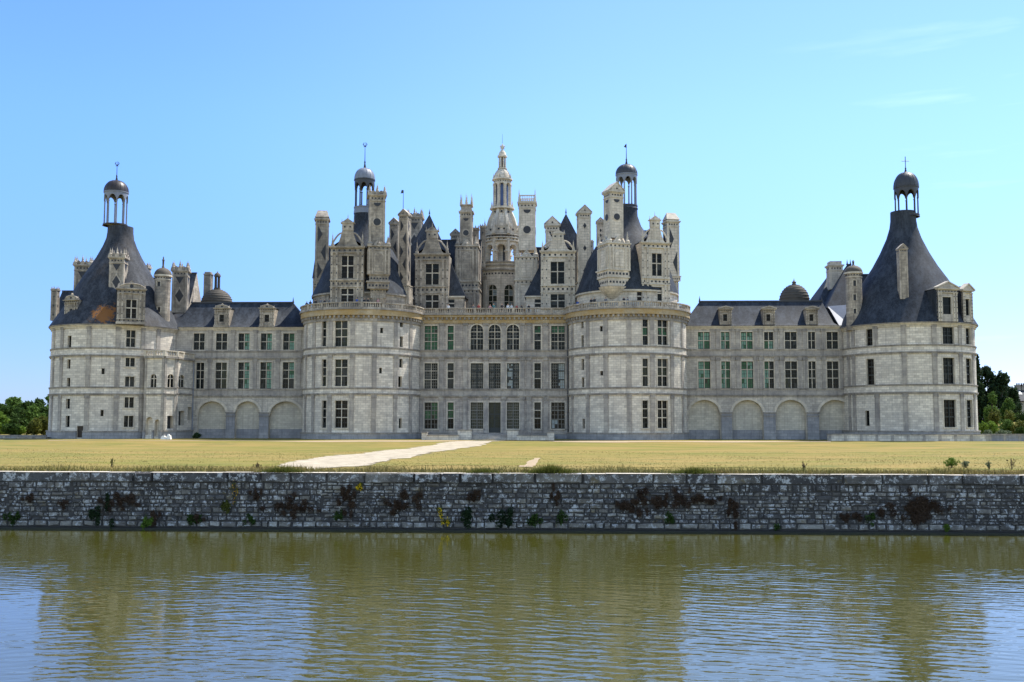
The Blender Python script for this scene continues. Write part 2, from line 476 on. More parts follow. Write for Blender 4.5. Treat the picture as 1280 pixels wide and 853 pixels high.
# ================================================================== the chateau
CH = tag(empty('chateau', (0, 0, 0)), 'vast white stone renaissance chateau with round towers, chimneys and lanterns beyond the lawn', 'castle')
GM = ['gdark', 'gbrown', 'ggreen', 'gmint', 'ggrey', 'gpale', 'golive', 'gsky']
VAR = {'gdark': ['gdark']*14+['ggrey'], 'gbrown': ['gbrown']*9+['gdark'], 'ggreen': ['ggreen']*9+['golive'], 'gmint': ['gmint']*5+['ggreen'], 'ggrey': ['ggrey']*8+['gdark'], 'gpale': ['gpale']*8+['ggrey'], 'golive': ['golive']*9+['ggrey'], 'gsky': ['gsky']}
def window(parent, S, r, d=0.32, cols=2, rows=(0.36, 0.32, 0.32), kinds='gdark', bars='trim', arch=0.0, grid=(2, 2), name='window', bw=0.13, lead='bar'):
    """stone cross, panes with thin bars; rows from the bottom; kinds: one name or one per pane (bottom row first)"""
    ua, ub, va, vb = r
    mb = MB()
    um, h = (ua+ub)/2, (ub-ua)/2
    def top(u): return vb if not arch else vb - arch + arch*math.sqrt(max(0, 1-((u-um)/h)**2))
    k = 0
    v = va
    cw = (ub-ua)/cols
    for ri, fr in enumerate(rows):
        hgt = fr*(vb-va)
        for c in range(cols):
            g = kinds if isinstance(kinds, str) else kinds[k % len(kinds)]
            k += 1
            a, b = ua + c*cw, ua + (c+1)*cw
            gx, gy = grid
            if arch and v + hgt > vb - arch:
                n = 6
                for j in range(n):
                    p, q = a + (b-a)*j/n, a + (b-a)*(j+1)/n
                    mb.face([S.P(p, v, d), S.P(q, v, d), S.P(q, min(v+hgt, max(top(q), v)), d), S.P(p, min(v+hgt, max(top(p), v)), d)], 2 + GM.index(g))
            else:
                for ix in range(gx):
                    for iy in range(gy):
                        p, q = a + (b-a)*ix/gx, a + (b-a)*(ix+1)/gx
                        y0_, y1_ = v + hgt*iy/gy, v + hgt*(iy+1)/gy
                        mb.face([S.P(p, y0_, d), S.P(q, y0_, d), S.P(q, y1_, d), S.P(p, y1_, d)], 2 + GM.index(rnd.choice(VAR[g])))
                f = min(0.1, cw*0.12)              # dark casement frame
                for (p, q, y0_, y1_) in ((a, a+f, v, v+hgt), (b-f, b, v, v+hgt), (a+f, b-f, v, v+f), (a+f, b-f, v+hgt-f, v+hgt)): mb.boxP(S, p, q, y0_, y1_, d-0.07, d, 1)
            for j in range(1, gx):
                u = a + cw*j/gx
                t = min(v+hgt, top(u))
                if t > v: mb.boxP(S, u-0.028, u+0.028, v, t, d-0.05, d, 2+len(GM))
            for j in range(1, gy):
                t = v + hgt*j/gy
                if t < top(a) or t < top(b): mb.boxP(S, a, b, t-0.028, t+0.028, d-0.045, d, 2+len(GM))
        v += hgt
        if ri < len(rows)-1: mb.boxP(S, ua, ub, v-bw/2, v+bw/2, d-0.14, d+0.01, 0)
    for c in range(1, cols):
        u = ua + c*cw
        mb.boxP(S, u-bw/2, u+bw/2, va, top(u), d-0.16, d+0.012, 0)
    return mb.build(name, [M[bars], M['bar']] + [M[g] for g in GM] + [M[lead]], parent)
def surround(mb, S, r, m, wd=0.2, pr=0.05, sill=True):
    ua, ub, va, vb = r
    mb.boxP(S, ua-wd, ua, va, vb, -pr, 0.02, m)
    mb.boxP(S, ub, ub+wd, va, vb, -pr, 0.02, m)
    mb.boxP(S, ua-wd, ub+wd, vb, vb+wd, -pr-0.003, 0.02, m)
    if sill: mb.boxP(S, ua-wd-0.05, ub+wd+0.05, va-0.18, va, -pr-0.09, 0.02, m)
def op(r, d=0.34, arch=0, back=None):
    o = {'u': (r[0], r[1]), 'v': (r[2], r[3]), 'd': d, 'arch': arch}
    if back is not None: o['back'] = back
    return o
def balusters(mb, S, ua, ub, z0, z1, m=0, step=0.37, post=3.4, d0=0.0, d1=0.3):
    h = z1 - z0
    mb.boxP(S, ua, ub, z0, z0+0.16*h, d0-0.03, d1+0.03, m)
    mb.boxP(S, ua, ub, z1-0.17*h, z1, d0-0.05, d1+0.05, m)
    n = max(1, int(round((ub-ua)/post)))
    for i in range(n+1):
        u = ua + (ub-ua)*i/n
        mb.boxP(S, u-0.22, u+0.22, z0+0.004, z1-0.004, d0-0.02, d1+0.02, m)
    k = int((ub-ua)/step)
    dm = (d0+d1)/2
    for i in range(k):
        u = ua + (ub-ua)*(i+0.5)/k
        mb.boxP(S, u-0.06, u+0.06, z0+0.16*h, z1-0.17*h, dm-0.06, dm+0.06, m)
        mb.boxP(S, u-0.095, u+0.095, z0+0.26*h, z0+0.5*h, dm-0.095, dm+0.095, m)
def modillions(mb, S, ua, ub, z0, z1, d0, m, step=0.75, wd=0.3):
    n = int((ub-ua)/step)
    for i in range(n):
        u = ua + (ub-ua)*(i+0.5)/n
        mb.boxP(S, u-wd/2, u+wd/2, z0, z1, d0, 0.02, m)
def pinnacle(mb, x, y, z, h, m=0, r=0.2):
    mb.box(x-r, x+r, y-r, y+r, z, z+0.18*h, m)
    mb.lathe(x, y, [(r*0.75, z+0.18*h), (r*0.95, z+0.3*h), (r*0.45, z+0.42*h), (r*0.6, z+0.5*h), (r*0.35, z+0.6*h), (r*0.42, z+0.66*h), (r*0.12, z+0.8*h), (0, z+h)], 6, m)

# ---- surfaces of the main volumes
XKL = axis_from_edge(379, 480, 9.7, -1)
XKR = axis_from_edge(858.5, 480, 9.7, 1)
XEL = axis_from_edge(61.5, 500, 10.2, -1)
XER = axis_from_edge(1221.5, 500, 10.3, 1)
S_KL, S_KR = Cyl(XKL, 0, 9.7), Cyl(XKR, 0, 9.7)
S_EL, S_ER = Cyl(XEL, 0, 10.2), Cyl(XER, 0, 10.3)
S_F = Plane(0.0)
Z_BT, Z_BB = ZY(385, -0.9, 620), ZY(392, -0.9, 620)      # balustrade top and foot
Z_T = Z_BB - 0.05                                          # roof terrace
def zc(S, y, px): return S.hit(px, y)[1]

# ------------------------------------------------------------------ keep facade between the towers
XF0, XF1 = XKL + 8.9, XKR - 8.9
keep = MB()
ops = []; fw = []
WF = [(530.6, 547), (559.5, 567), (588.3, 604), (610.9, 625.8), (633.6, 649), (668, 676), (689, 706)]
G3 = [['ggreen'], ['ggreen'], ['gdark'], ['gdark'], ['gdark'], ['gdark', 'ggrey', 'ggreen'], ['ggrey', 'gdark', 'gdark', 'gdark', 'ggreen', 'ggreen']]
G2 = [['ggrey', 'gdark'], ['ggrey', 'gdark'], ['ggrey'], ['ggrey', 'gdark'], ['gpale', 'ggrey'], ['gdark', 'ggrey'], ['gdark', 'gpale', 'gdark', 'gpale', 'ggrey', 'gpale']]
G1 = [['gdark', 'gdark', 'ggreen', 'ggreen', 'gdark', 'ggreen'], ['gdark', 'ggreen', 'ggreen'], ['golive'], None, ['golive'], ['gdark', 'gdark', 'ggrey'], ['gpale', 'gdark', 'gdark', 'gdark', 'ggrey', 'gdark']]
for i, (a, b) in enumerate(WF):
    for (y0, y1, G) in ((407.5, 438, G3), (454.3, 486.2, G2), (503.3, 536.2, G1)):
        top = G is G3
        ar = 0
        yy0, yy1 = y0, y1
        if top and i in (2, 3, 4): yy0 = 406; ar = 1.0
        if G is G1 and i == 3: yy1 = 542.6
        r = rect(S_F, a, b, yy0, yy1)
        ops.append(op(r, 0.38, ar))
        fw.append((r, i, G, ar))
zs = {k: S_F.hit(620, k)[1] for k in (392, 403, 438, 447, 486.5, 496, 541.5)}
Z_PL = zs[541.5]
keep.wall(S_F, XF0, XF1, 0.0, Z_T, ops, 0, 1)
for r, i, G, ar in fw:
    if not ar: surround(keep, S_F, r, 1, 0.2, 0.05, not (G is G1 and i == 3))
    else:
        um, h = (r[0]+r[1])/2, (r[1]-r[0])/2
        surround_pts = [(um + (h+e)*math.cos(t), r[3]-1.0 + (1.0+e)*math.sin(t)) for e, ts in ((0.2, np.linspace(math.pi, 0, 13)), (0.0, np.linspace(0, math.pi, 13))) for t in ts]
        for k in range(12):
            q = [surround_pts[k], surround_pts[k+1], surround_pts[24-k], surround_pts[25-k]]
            keep.prismP(S_F, q, -0.05, 0.02, 1)
        keep.boxP(S_F, r[0]-0.2, r[0], r[2], r[3]-1.0, -0.05, 0.02, 1); keep.boxP(S_F, r[1], r[1]+0.2, r[2], r[3]-1.0, -0.05, 0.02, 1)
        keep.boxP(S_F, r[0]-0.25, r[1]+0.25, r[2]-0.18, r[2], -0.14, 0.02, 1)
def belts(mb, S, ua, ub, za, zb, m, frieze=None, pr=0.2):
    """lower and upper moulding with a plain frieze between them"""
    mb.boxP(S, ua, ub, za-0.12, za+0.06, -pr, 0.02, m); mb.boxP(S, ua, ub, za+0.06, za+0.2, -pr*1.5, 0.02, m)
    mb.boxP(S, ua, ub, zb-0.1, zb+0.05, -pr*0.8, 0.02, m); mb.boxP(S, ua, ub, zb+0.05, zb+0.17, -pr*1.15, 0.02, m)
    if frieze is not None: mb.boxP(S, ua, ub, za+0.2, zb-0.1, -0.06, 0.02, frieze)
belts(keep, S_F, XF0, XF1, zs[447], zs[438]-0.1, 2, 3)
belts(keep, S_F, XF0, XF1, zs[496], zs[486.5]-0.1, 2, 3)
keep.boxP(S_F, XF0, XF1, 0, Z_PL-0.15, -0.3, 0.02, 4); keep.boxP(S_F, XF0, XF1, Z_PL-0.15, Z_PL+0.05, -0.38, 0.02, 2)
PIL = [526.5, 552, 581.5, 607.4, 629.6, 653, 661, 682.5, 709]
for p in PIL:
    u = S_F.hit(p, 470)[0]
    for za, zb in ((Z_PL+0.05, zs[496]-0.12), (zs[486.5]+0.08, zs[447]-0.12), (zs[438]+0.08, zs[403]-0.1)):
        keep.boxP(S_F, u-0.36, u+0.36, za, zb-0.55, -0.14, 0.02, 3)
        keep.boxP(S_F, u-0.30, u+0.30, zb-0.55, zb-0.42, -0.11, 0.02, 2)
        keep.boxP(S_F, u-0.44, u+0.44, zb-0.42, zb, -0.2, 0.02, 2)
KEEP = keep.build('keep_facade', [M['facade'], M['trim'], M['band'], M['pilaster'], M['plinth']], CH)
for r, i, G, ar in fw:
    narrow = i in (1, 5)
    if G is G1 and i == 3:
        dm = MB()
        ua, ub, va, vb = r
        zt = va + 0.62*(vb-va)
        zp = va + 0.2*(vb-va)
        dm.boxP(S_F, ua, ub, va, zp, 0.26, 0.36, 0)
        dm.boxP(S_F, ua, ub, zp, vb, 0.33, 0.36, 1)
        for k in range(9):
            u = ua + (ub-ua)*k/8
            wd = 0.09 if k in (0, 4, 8) else 0.028
            dm.boxP(S_F, max(ua, u-wd), min(ub, u+wd), zp, vb, 0.255 if wd > .05 else 0.29, 0.335, 0)
        for k in range(1, 9):
            z = zp + (vb-zp)*k/9
            dm.boxP(S_F, ua, ub, z-0.028, z+0.028, 0.292, 0.336, 0)
        dm.boxP(S_F, ua, ub, zt-0.12, zt+0.12, 0.25, 0.338, 0)
        dm.build('entrance_door', [M['bar'], M['golive']], KEEP)
    elif narrow:
        window(KEEP, S_F, r, 0.34, 1, (0.4, 0.3, 0.3), G[i], 'trim', 0, (2, 2))
    else:
        wood = G is G2 and i in (2, 3, 4, 6)
        window(KEEP, S_F, r, 0.34, 2, (0.36, 0.34, 0.3) if G is not G3 or not ar else (0.45, 0.27, 0.28), G[i], 'bar' if wood else ('woodbar' if G is G1 else 'trim'), ar, (3, 3) if G is G2 or (G is G1 and i in (2, 4)) else (2, 2), bw=0.11, lead='woodbar')
# cornice and balustrade of the facade
cor = MB()
zl = zs[403]
cor.boxP(S_F, XF0+0.3, XF1-0.3, zl-0.15, zl+0.35, -0.25, 0.02, 0)
cor.boxP(S_F, XF0+0.3, XF1-0.3, zl+0.35, zl+0.8, -0.18, 0.02, 0)
modillions(cor, S_F, XF0+0.4, XF1-0.4, zl+0.38, zl+0.8, -0.55, 1)
cor.boxP(S_F, XF0+0.3, XF1-0.3, zl+0.8, Z_BB-0.25, -0.68, 0.02, 0)
cor.boxP(S_F, XF0+0.3, XF1-0.3, Z_BB-0.25, Z_BB, -0.95, 0.02, 1)
cor.build('cornice', [M['ochre'], M['band']], KEEP)
bal = MB()
balusters(bal, S_F, XF0+0.35, XF1-0.35, Z_BB, Z_BT, 0, d0=-0.85, d1=-0.55)
bal.build('balustrade', [M['oldtrim']], KEEP)
# body of the keep behind, its roof terrace
kb = MB()
kb.box(XKL-9.0, XKR+9.0, 0.9, 45, 0, Z_T-0.02, 0)
kb.build('keep_body', [M['facade']], CH)

# ------------------------------------------------------------------ round keep towers
def slit(parent, S, ops, r4, d=0.42, kind='gdark', name='slit_window'):
    r = rect(S, *r4)
    ops.append(op(r, d))
    mb = MB()
    ua, ub, va, vb = r
    mb.boxP(S, ua, ub, va, vb, d-0.04, d, 0)
    if vb - va > 1.2:
        mb.boxP(S, ua, ub, va+(vb-va)*0.55, va+(vb-va)*0.55+0.06, d-0.1, d-0.04, 1)
    return lambda par: mb.build(name, [M[kind], M['bar']], par)
def drum(name, S, strings, plinth, ztop, wins, slits, pils, um, mats, cornice=None, gw=True, doors=()):
    ops, later, frames = [], [], []
    for (r4, cols, rows, kinds, kw) in wins:
        r = rect(S, *r4)
        ops.append(op(r, 0.4)); frames.append(r)
        later.append((r, cols, rows, kinds, kw))
    sl = [slit(None, S, ops, q) for q in slits]
    drs = [slit(None, S, ops, q, 0.3, 'door', 'wooden_door') for q in doors]
    mb = MB()
    h = math.pi*S.R
    mb.wall(S, -h, h, 0, ztop, ops, 0, 1, du=0.9)
    for r in frames: surround(mb, S, r, 1, 0.2, 0.05)
    lim = 0.62*math.pi*S.R
    zz = []
    for (yl, yh) in strings:
        za, zb = zc(S, yl, um), zc(S, yh, um)
        belts(mb, S, -lim, lim, za, zb-0.1, 2, 0, 0.17)
        zz.append((za, zb))
    zp = zc(S, plinth, um)
    def spans(z0, z1):                         # leave doors free
        e = sorted((o['u'][0], o['u'][1]) for o in ops if o['v'][0] < z1 - 0.05 and o['v'][1] > z0 + 0.05)
        a = -lim
        for p, q in e:
            if p > a: yield a, p
            a = max(a, q)
        yield a, lim
    for a, b in spans(0, zp): mb.boxP(S, a, b, 0, zp-0.15, -0.3, 0.02, 4); mb.boxP(S, a, b, zp-0.15, zp+0.05, -0.38, 0.02, 2)
    bounds = [zp+0.05] + [k for p in zz[::-1] for k in (p[0]-0.12, p[1]+0.08)] + [ztop-0.02]
    for p in pils:
        u = S.hit(p, 480)[0] if not isinstance(p, tuple) else p[0]
        for za, zb in zip(bounds[0::2], bounds[1::2]):
            if any(o['u'][0]-0.1 < u+0.35 and o['u'][1]+0.1 > u-0.35 and o['v'][0] < zb and o['v'][1] > za for o in ops): continue
            mb.boxP(S, u-0.36, u+0.36, za, zb-0.5, -0.13, 0.02, 3)
            mb.boxP(S, u-0.42, u+0.42, zb-0.5, zb, -0.18, 0.02, 2)
    o = mb.build(name, mats, CH)
    for (r, cols, rows, kinds, kw) in later: window(o, S, r, 0.36, cols, rows, kinds, **kw)
    for f in sl + drs: f(o)
    return o
TM = [M['ashlar'], M['trim'], M['band'], M['pilaster'], M['plinth'], M['trim']]
R3 = (0.38, 0.32, 0.30)
KWT = {'bars': 'trim'}
wl = []
for (y0, y1, ka, kb_) in ((401.5, 433.2, ['ggrey', 'gdark', 'golive'], ['gdark', 'golive', 'golive', 'golive', 'golive', 'ggrey']), (449.5, 483, ['golive', 'ggrey', 'gdark'], ['ggrey', 'ggrey', 'golive', 'ggrey', 'golive', 'gdark']), (501, 535, ['gdark'], ['gbrown', 'gdark'])):
    wl.append(((402.5, 408, y0, y1), 1, R3, ka, {'bars': 'trim'}))
    wl.append(((418.6, 434.4, y0, y1), 2, R3, kb_, {'bars': 'trim'}))
KL = drum('keep_tower', S_KL, [(443, 433.8), (493, 485)], 541.5, Z_T, wl,
          [(475.3, 479, 410, 416.7), (500, 504, 401, 409), (500, 503.8, 421, 434), (474, 477.6, 460, 467), (499.3, 503.3, 449, 459.8), (497.8, 502.3, 470.7, 484), (498.6, 502.4, 523.3, 535.5)],
          [382.5, 392, 412.5, 440, 467.5, 494, 513], 452, TM)
wl = []
for (y0, y1, k) in ((399.5, 431.5, ['gdark', 'ggreen', 'gdark']), (448.6, 483, ['gdark', 'golive', 'ggrey']), (500.8, 535.4, ['gdark', 'gdark', 'gbrown'])):
    wl.append(((803.2, 810, y0, y1), 1, R3, k, {'bars': 'trim'}))
    wl.append(((822, 834.8, y0+0.3, y1), 2, R3, [k[0], k[0], k[1], k[1], k[2], k[2]], {'bars': 'trim'}))
KR = drum('keep_tower', S_KR, [(442.5, 432.5), (493, 484.5)], 541.5, Z_T, wl,
          [(726.4, 729.4, 399, 410.7), (726.6, 729.6, 419.4, 434), (749.7, 753.3, 408, 414.5), (726.8, 730, 449, 463), (727, 730.3, 472, 484.3), (750.3, 753.8, 464, 469.5), (728, 731, 523.6, 536)],
          [716, 735, 757.5, 786.5, 815.5, 840, 853], 784, TM)
for T, S in ((KL, S_KL), (KR, S_KR)):
    lim = 0.60*math.pi*S.R
    m = MB()
    z = zc(S, 400 if S is S_KL else 398.5, project((S.cx, 0, 18))[0])
    m.boxP(S, -lim, lim, z-0.15, z+0.3, -0.2, 0.02, 1)
    m.boxP(S, -lim, lim, z+0.3, z+0.62, -0.15, 0.02, 0)
    modillions(m, S, -lim, lim, z+0.32, z+0.75, -0.5, 1)
    m.boxP(S, -lim, lim, z+0.75, Z_BB-0.25, -0.6, 0.02, 0)
    m.boxP(S, -lim, lim, Z_BB-0.25, Z_BB, -0.8, 0.02, 1)
    m.build('cornice', [M['ochre'], M['band']], T)
    SB = Cyl(S.cx, S.cy, S.R+0.7)
    lim = 0.58*math.pi*SB.R
    m = MB()
    balusters(m, SB, -lim, lim, Z_BB, Z_BT)
    m.build('balustrade', [M['oldtrim']], T)
    m = MB(); m.lathe(S.cx, S.cy, [(S.R+0.2, Z_T-0.01), (0, Z_T-0.005)], 48, 0)
    m.build('terrace_floor', [M['band']], T)

# ------------------------------------------------------------------ round end towers
wl = []
R2 = (0.5, 0.5)
for (x0, x1, y0, y1, g, k) in ((157.8, 169.3, 413, 434, (2, 2), 'gdark'), (157, 168.6, 447.6, 458.5, (2, 2), 'gdark'), (156.4, 168, 471, 483.6, (2, 2), 'ggrey'), (155.8, 167.3, 496.8, 510, (2, 2), 'gdark'), (155, 166.8, 520, 534, (2, 2), 'gdark')):
    wl.append(((x0, x1, y0, y1), 2, (0.55, 0.45) if y1-y0 > 20 else (1.0,), k, {'bars': 'trim', 'grid': g}))
EL = drum('end_tower', S_EL, [(445, 434.8), (493.5, 484)], 539, zc(S_EL, 407.5, 137), wl,
          [(84.5, 89, 420, 436.6), (84, 88, 449.5, 461), (83.5, 87.6, 472.7, 484), (82.5, 87.3, 498.8, 511), (82, 87, 520, 534), (126.8, 130.7, 460.6, 468), (125.5, 129.4, 512.7, 520.4)],
          [66, 76, 109.5, 146, 177, 196], 137, TM, doors=[(95.9, 103.9, 532.8, 547.3)])
wl = [((1082.8, 1090.8, 411.7, 432.4), 1, (0.5, 0.5), 'gbrown', {'bars': 'bar'}), ((1083.5, 1092.8, 449, 481.4), 1, R3, 'gbrown', {'bars': 'bar'}),
      ((1178.2, 1192.2, 409, 430.2), 2, (0.5, 0.5), 'gdark', {'bars': 'bar', 'bw': 0.08}), ((1179, 1193, 447.5, 480), 2, R3, 'gdark', {'bars': 'bar', 'bw': 0.08}), ((1180, 1195, 500, 534.4), 2, R3, 'gbrown', {'bars': 'bar', 'bw': 0.08}),
      ((1207, 1213.2, 410.6, 430.8), 1, (0.5, 0.5), 'gdark', {'bars': 'bar'}), ((1207.6, 1214.4, 448.4, 480), 1, R3, 'gdark', {'bars': 'bar'}), ((1208.6, 1215.4, 500.4, 534.4), 1, R3, 'gdark', {'bars': 'bar'})]
ER = drum('end_tower', S_ER, [(441, 431), (491.5, 480.7)], 539, zc(S_ER, 405, 1140), wl,
          [(1081.6, 1086.8, 513.7, 532.6)], [1062, 1068, 1096, 1131.3, 1169.3, 1201.5, 1217], 1140, TM)
for T, S in ((EL, S_EL), (ER, S_ER)):
    m = MB(); lim = math.pi*S.R
    zt = zc(S, 407.5 if S is S_EL else 405, 137 if S is S_EL else 1140)
    m.boxP(S, -lim, lim, zt-0.35, zt-0.1, -0.15, 0.02, 0); m.boxP(S, -lim, lim, zt-0.1, zt+0.12, -0.3, 0.02, 0); m.boxP(S, -lim, lim, zt+0.12, zt+0.3, -0.5, 0.3, 1)
    m.build('cornice', [M['trim'], M['band']], T)
S_EL.zt, S_ER.zt = zc(S_EL, 407.5, 137), zc(S_ER, 405, 1140)

# ------------------------------------------------------------------ wings
def wing(x0, x1, upper, lower, arches, strings, yeave, mats, um, pils, imposts):
    mb = MB(); ops = []; later = []
    zt = S_F.hit(um, yeave)[1]
    for (a, b, y0, y1, cols, rows, kinds) in upper + lower:
        r = rect(S_F, a, b, y0, y1); ops.append(op(r, 0.36)); later.append((r, cols, rows, kinds))
    av = []
    for (a, b, y0, y1) in arches:
        ua, ub = S_F.hit(a, 530)[0], S_F.hit(b, 530)[0]
        vt = S_F.hit((a+b)/2, y0)[1]
        ar = (ub-ua)/2*0.93
        ops.append(op((ua, ub, 0.0, vt), 0.75, ar, 5)); av.append((ua, ub, vt, ar))
    mb.wall(S_F, x0, x1, 0, zt, ops, 0, 1)
    for r, *_ in later: surround(mb, S_F, r, 1, 0.18, 0.05)
    zb = []
    for yl, yh in strings:
        za, zh = S_F.hit(um, yl)[1], S_F.hit(um, yh)[1]
        belts(mb, S_F, x0, x1, za, zh-0.1, 2, 3, 0.16); zb.append((za, zh))
    for p in pils:
        u = S_F.hit(p, 450)[0]
        for za, zh in ((zb[1][1]+0.08, zb[0][0]-0.12), (zb[0][1]+0.08, zt-0.3)):
            mb.boxP(S_F, u-0.3, u+0.3, za, zh-0.5, -0.12, 0.02, 3)
            mb.boxP(S_F, u-0.4, u+0.4, zh-0.5, zh, -0.17, 0.02, 2)
    for ua, ub, vt, ar in av:                  # archivolt and grey base of the blind arch
        um_, h = (ua+ub)/2, (ub-ua)/2
        for k in range(14):
            t0, t1 = math.pi*k/14, math.pi*(k+1)/14
            q = [(um_-(h+e)*math.cos(t), vt-ar+(ar+e)*math.sin(t)) for t, e in ((t0, 0.02), (t1, 0.02), (t1, 0.42), (t0, 0.42))]
            mb.prismP(S_F, q, -0.1, 0.02, 1)
        mb.boxP(S_F, ua+0.004, ub-0.004, 0, 1.55, 0.70, 0.76, 4)
    for a, b in imposts:
        ua, ub = S_F.hit(a, 530)[0], S_F.hit(b, 530)[0]
        z = S_F.hit(um, 517)[1]
        mb.boxP(S_F, ua+0.02, ub-0.02, 0, z, -0.22, 0.02, 4 if True else 0)
        mb.boxP(S_F, ua-0.06, ub+0.06, z-0.55, z-0.35, -0.3, 0.02, 2); mb.boxP(S_F, ua-0.08, ub+0.08, z, z+0.2, -0.34, 0.02, 2)
    mb.boxP(S_F, x0, x1, zt-0.32, zt-0.1, -0.15, 0.02, 1); mb.boxP(S_F, x0, x1, zt-0.1, zt+0.15, -0.35, 0.3, 1)
    # body behind, so the wing has depth
    mb.box(x0, x1, 0.9, 6.6, 0, zt, 0)
    o = mb.build('wing', mats, CH)
    for r, cols, rows, kinds in later: window(o, S_F, r, 0.33, cols, rows, kinds, 'trim', 0, (2, 2), bw=0.11)
    return o, zt
WM = [M['wing'], M['trim'], M['band'], M['pilaster'], M['plinth'], M['panel']]
gl = ['gdark', 'gmint']
up_ = [(242, 255.8, 417, 437.6, 2, R2, 'gdark'), (270, 284, 417, 437.6, 2, R2, 'gdark'), (298, 312, 417, 437.6, 2, R2, ['gdark', 'gmint', 'gdark', 'gmint']), (326, 340, 417, 437.6, 2, R2, ['gdark', 'gmint']), (354, 368, 417, 437.6, 2, R2, ['gdark', 'gmint', 'gdark', 'ggreen'])]
lo_ = [(245, 255, 453.6, 486, 2, R3, 'gdark'), (269.4, 283.3, 453.4, 486, 2, R3, ['gdark', 'golive']), (297.6, 311.6, 453.2, 486, 2, R3, gl), (325.4, 339.4, 453, 486, 2, R3, gl), (353.4, 367.6, 453, 485.8, 2, R3, ['gdark', 'ggrey', 'gdark', 'gmint', 'gdark', 'gmint'])]
WLX0, WLX1 = XEL + 7.0, XKL - 9.2
WL, ZWL = wing(WLX0, WLX1, up_, lo_, [(246.6, 282.4, 502, 550), (293.8, 324, 502, 550), (336, 377.5, 502, 550)], [(448.6, 439), (495.6, 486.5)], 410.5, WM, 300, [262.5, 291, 319, 347.5, 374], [(282.4, 293.8), (324, 336)])
px = lambda x: 850 + x/3.71
up_ = []; lo_ = []
gg = ['gmint', 'ggreen', 'gmint', 'gmint']
for i, (a, b) in enumerate(((83, 138), (190, 230), (283, 337), (390, 433), (486, 541), (594, 627), (680, 733))):
    up_.append((px(a), px(b), 415.2, 436.6, 2, R2, [gg, gg, gg, ['ggreen', 'gmint', 'gdark', 'gdark'], ['ggrey', 'gdark', 'gdark', 'gdark'], 'gdark', 'gdark'][i]))
    lo_.append((px(a+2), px(b+3), 452, 485.6, 2, R3, [['gmint', 'ggreen', 'gmint', 'gmint'], ['gmint', 'ggreen'], ['gmint', 'ggreen', 'gmint', 'gmint', 'ggreen', 'gmint'], ['gmint', 'gdark', 'gmint', 'gdark', 'ggreen', 'gdark'], ['golive', 'gdark', 'gdark', 'gdark', 'ggrey', 'gdark'], 'gdark', 'gdark'][i]))
WRX0, WRX1 = XKR + 9.2, XER - 7.0
WR, ZWR = wing(WRX0, WRX1, up_, lo_, [(861, 900.5, 500.3, 551), (915.5, 954, 500.3, 551), (970, 1008, 500.3, 551), (1024, 1065, 500.3, 551)], [(446, 436.8), (495, 486)], 408.8, WM, 950, [px(q) for q in (152, 176, 244, 269, 351, 376, 447, 472, 555, 580, 641, 666, 748)], [(901.5, 915), (954.5, 969.5), (1009, 1023.5)])

# ------------------------------------------------------------------ stair turret in the corner of the left tower
def gp(p, Y): return (hitY(p, 500, Y)[0], Y)
tp = [gp(180, -7.4), gp(204.6, -8.3), gp(220, -6.2), gp(240.8, -0.0)]
faces = [Face(tp[i], tp[i+1]) for i in range(3)]
ztt = faces[1].hit(212, 446)[1]
stm = MB(); later = []
fo = [[], [], []]
for fi, r4, ar in ((0, (188, 195.5, 468, 485), 0.5), (1, (209.4, 217.4, 468, 484.6), 0.5), (2, (223.6, 230.4, 469, 484.6), 0.5)):
    r = rect(faces[fi], *r4); fo[fi].append(op(r, 0.3, min(ar, (r[1]-r[0])/2*1.2))); later.append((fi, r, fo[fi][-1]['arch']))
niche = []
for fi, r4 in ((0, (182, 191, 521.5, 544)), (0, (193, 199.5, 524.5, 546))):
    r = rect(faces[fi], *r4); fo[fi].append(op(r, 0.6, (r[1]-r[0])/2, 0))
for fi, r4 in ((1, (209, 216.4, 520, 536)), (2, (223.2, 230.4, 514, 532)), (2, (234.6, 239.3, 509, 525.5))):
    r = rect(faces[fi], *r4); fo[fi].append(op(r, 0.7, 0, 5))
for f, o in zip(faces, fo):
    stm.wall(f, 0, f.L, 0, ztt, o, 0, 1)
    for yl, yh in ((445.5, 440), (493.5, 485)):
        za, zb_ = f.hit(project(f.P(f.L/2, 5, 0))[0], yl)[1], f.hit(project(f.P(f.L/2, 5, 0))[0], yh)[1]
        if yl > 480: belts(stm, f, 0, f.L, za, zb_-0.1, 2, 0, 0.14)
    stm.boxP(f, 0, f.L, ztt-0.3, ztt, -0.3, 0.02, 2)
    a0 = f is not faces[1] and 0.3 or 0.0
    zp = 1.15
    e = sorted((q['u'][0], q['u'][1]) for q in o if q['v'][0] < zp)
    a = 0
    for p, q in e + [(f.L, f.L)]:
        if p > a + 0.02: stm.boxP(f, a, p, 0, zp, -0.25, 0.02, 4); stm.boxP(f, a, p, zp, zp+0.22, -0.33, 0.02, 2)
        a = max(a, q)
    for u in (0.22, f.L-0.22): stm.boxP(f, u-0.2, u+0.2, 1.4, ztt-0.3, -0.1, 0.02, 3)
stm.prismZ([tp[0], tp[1], tp[2], tp[3], gp(200, 1.0)], ztt-0.05, ztt+0.02, 2)
ST = stm.build('stair_turret', [M['ashlar'], M['trim'], M['band'], M['pilaster'], M['plinth'], M['inlay']], CH)
for fi, r, ar in later: window(ST, faces[fi], r, 0.28, 2, (0.68, 0.32), 'gdark', 'trim', ar, (1, 2), bw=0.12)
bm_ = MB()
for f in faces: balusters(bm_, f, 0.05, f.L-0.05, ztt+0.02, ztt+1.0, 0, 0.4, 2.0, -0.2, 0.1)
bm_.build('balustrade', [M['trim']], ST)

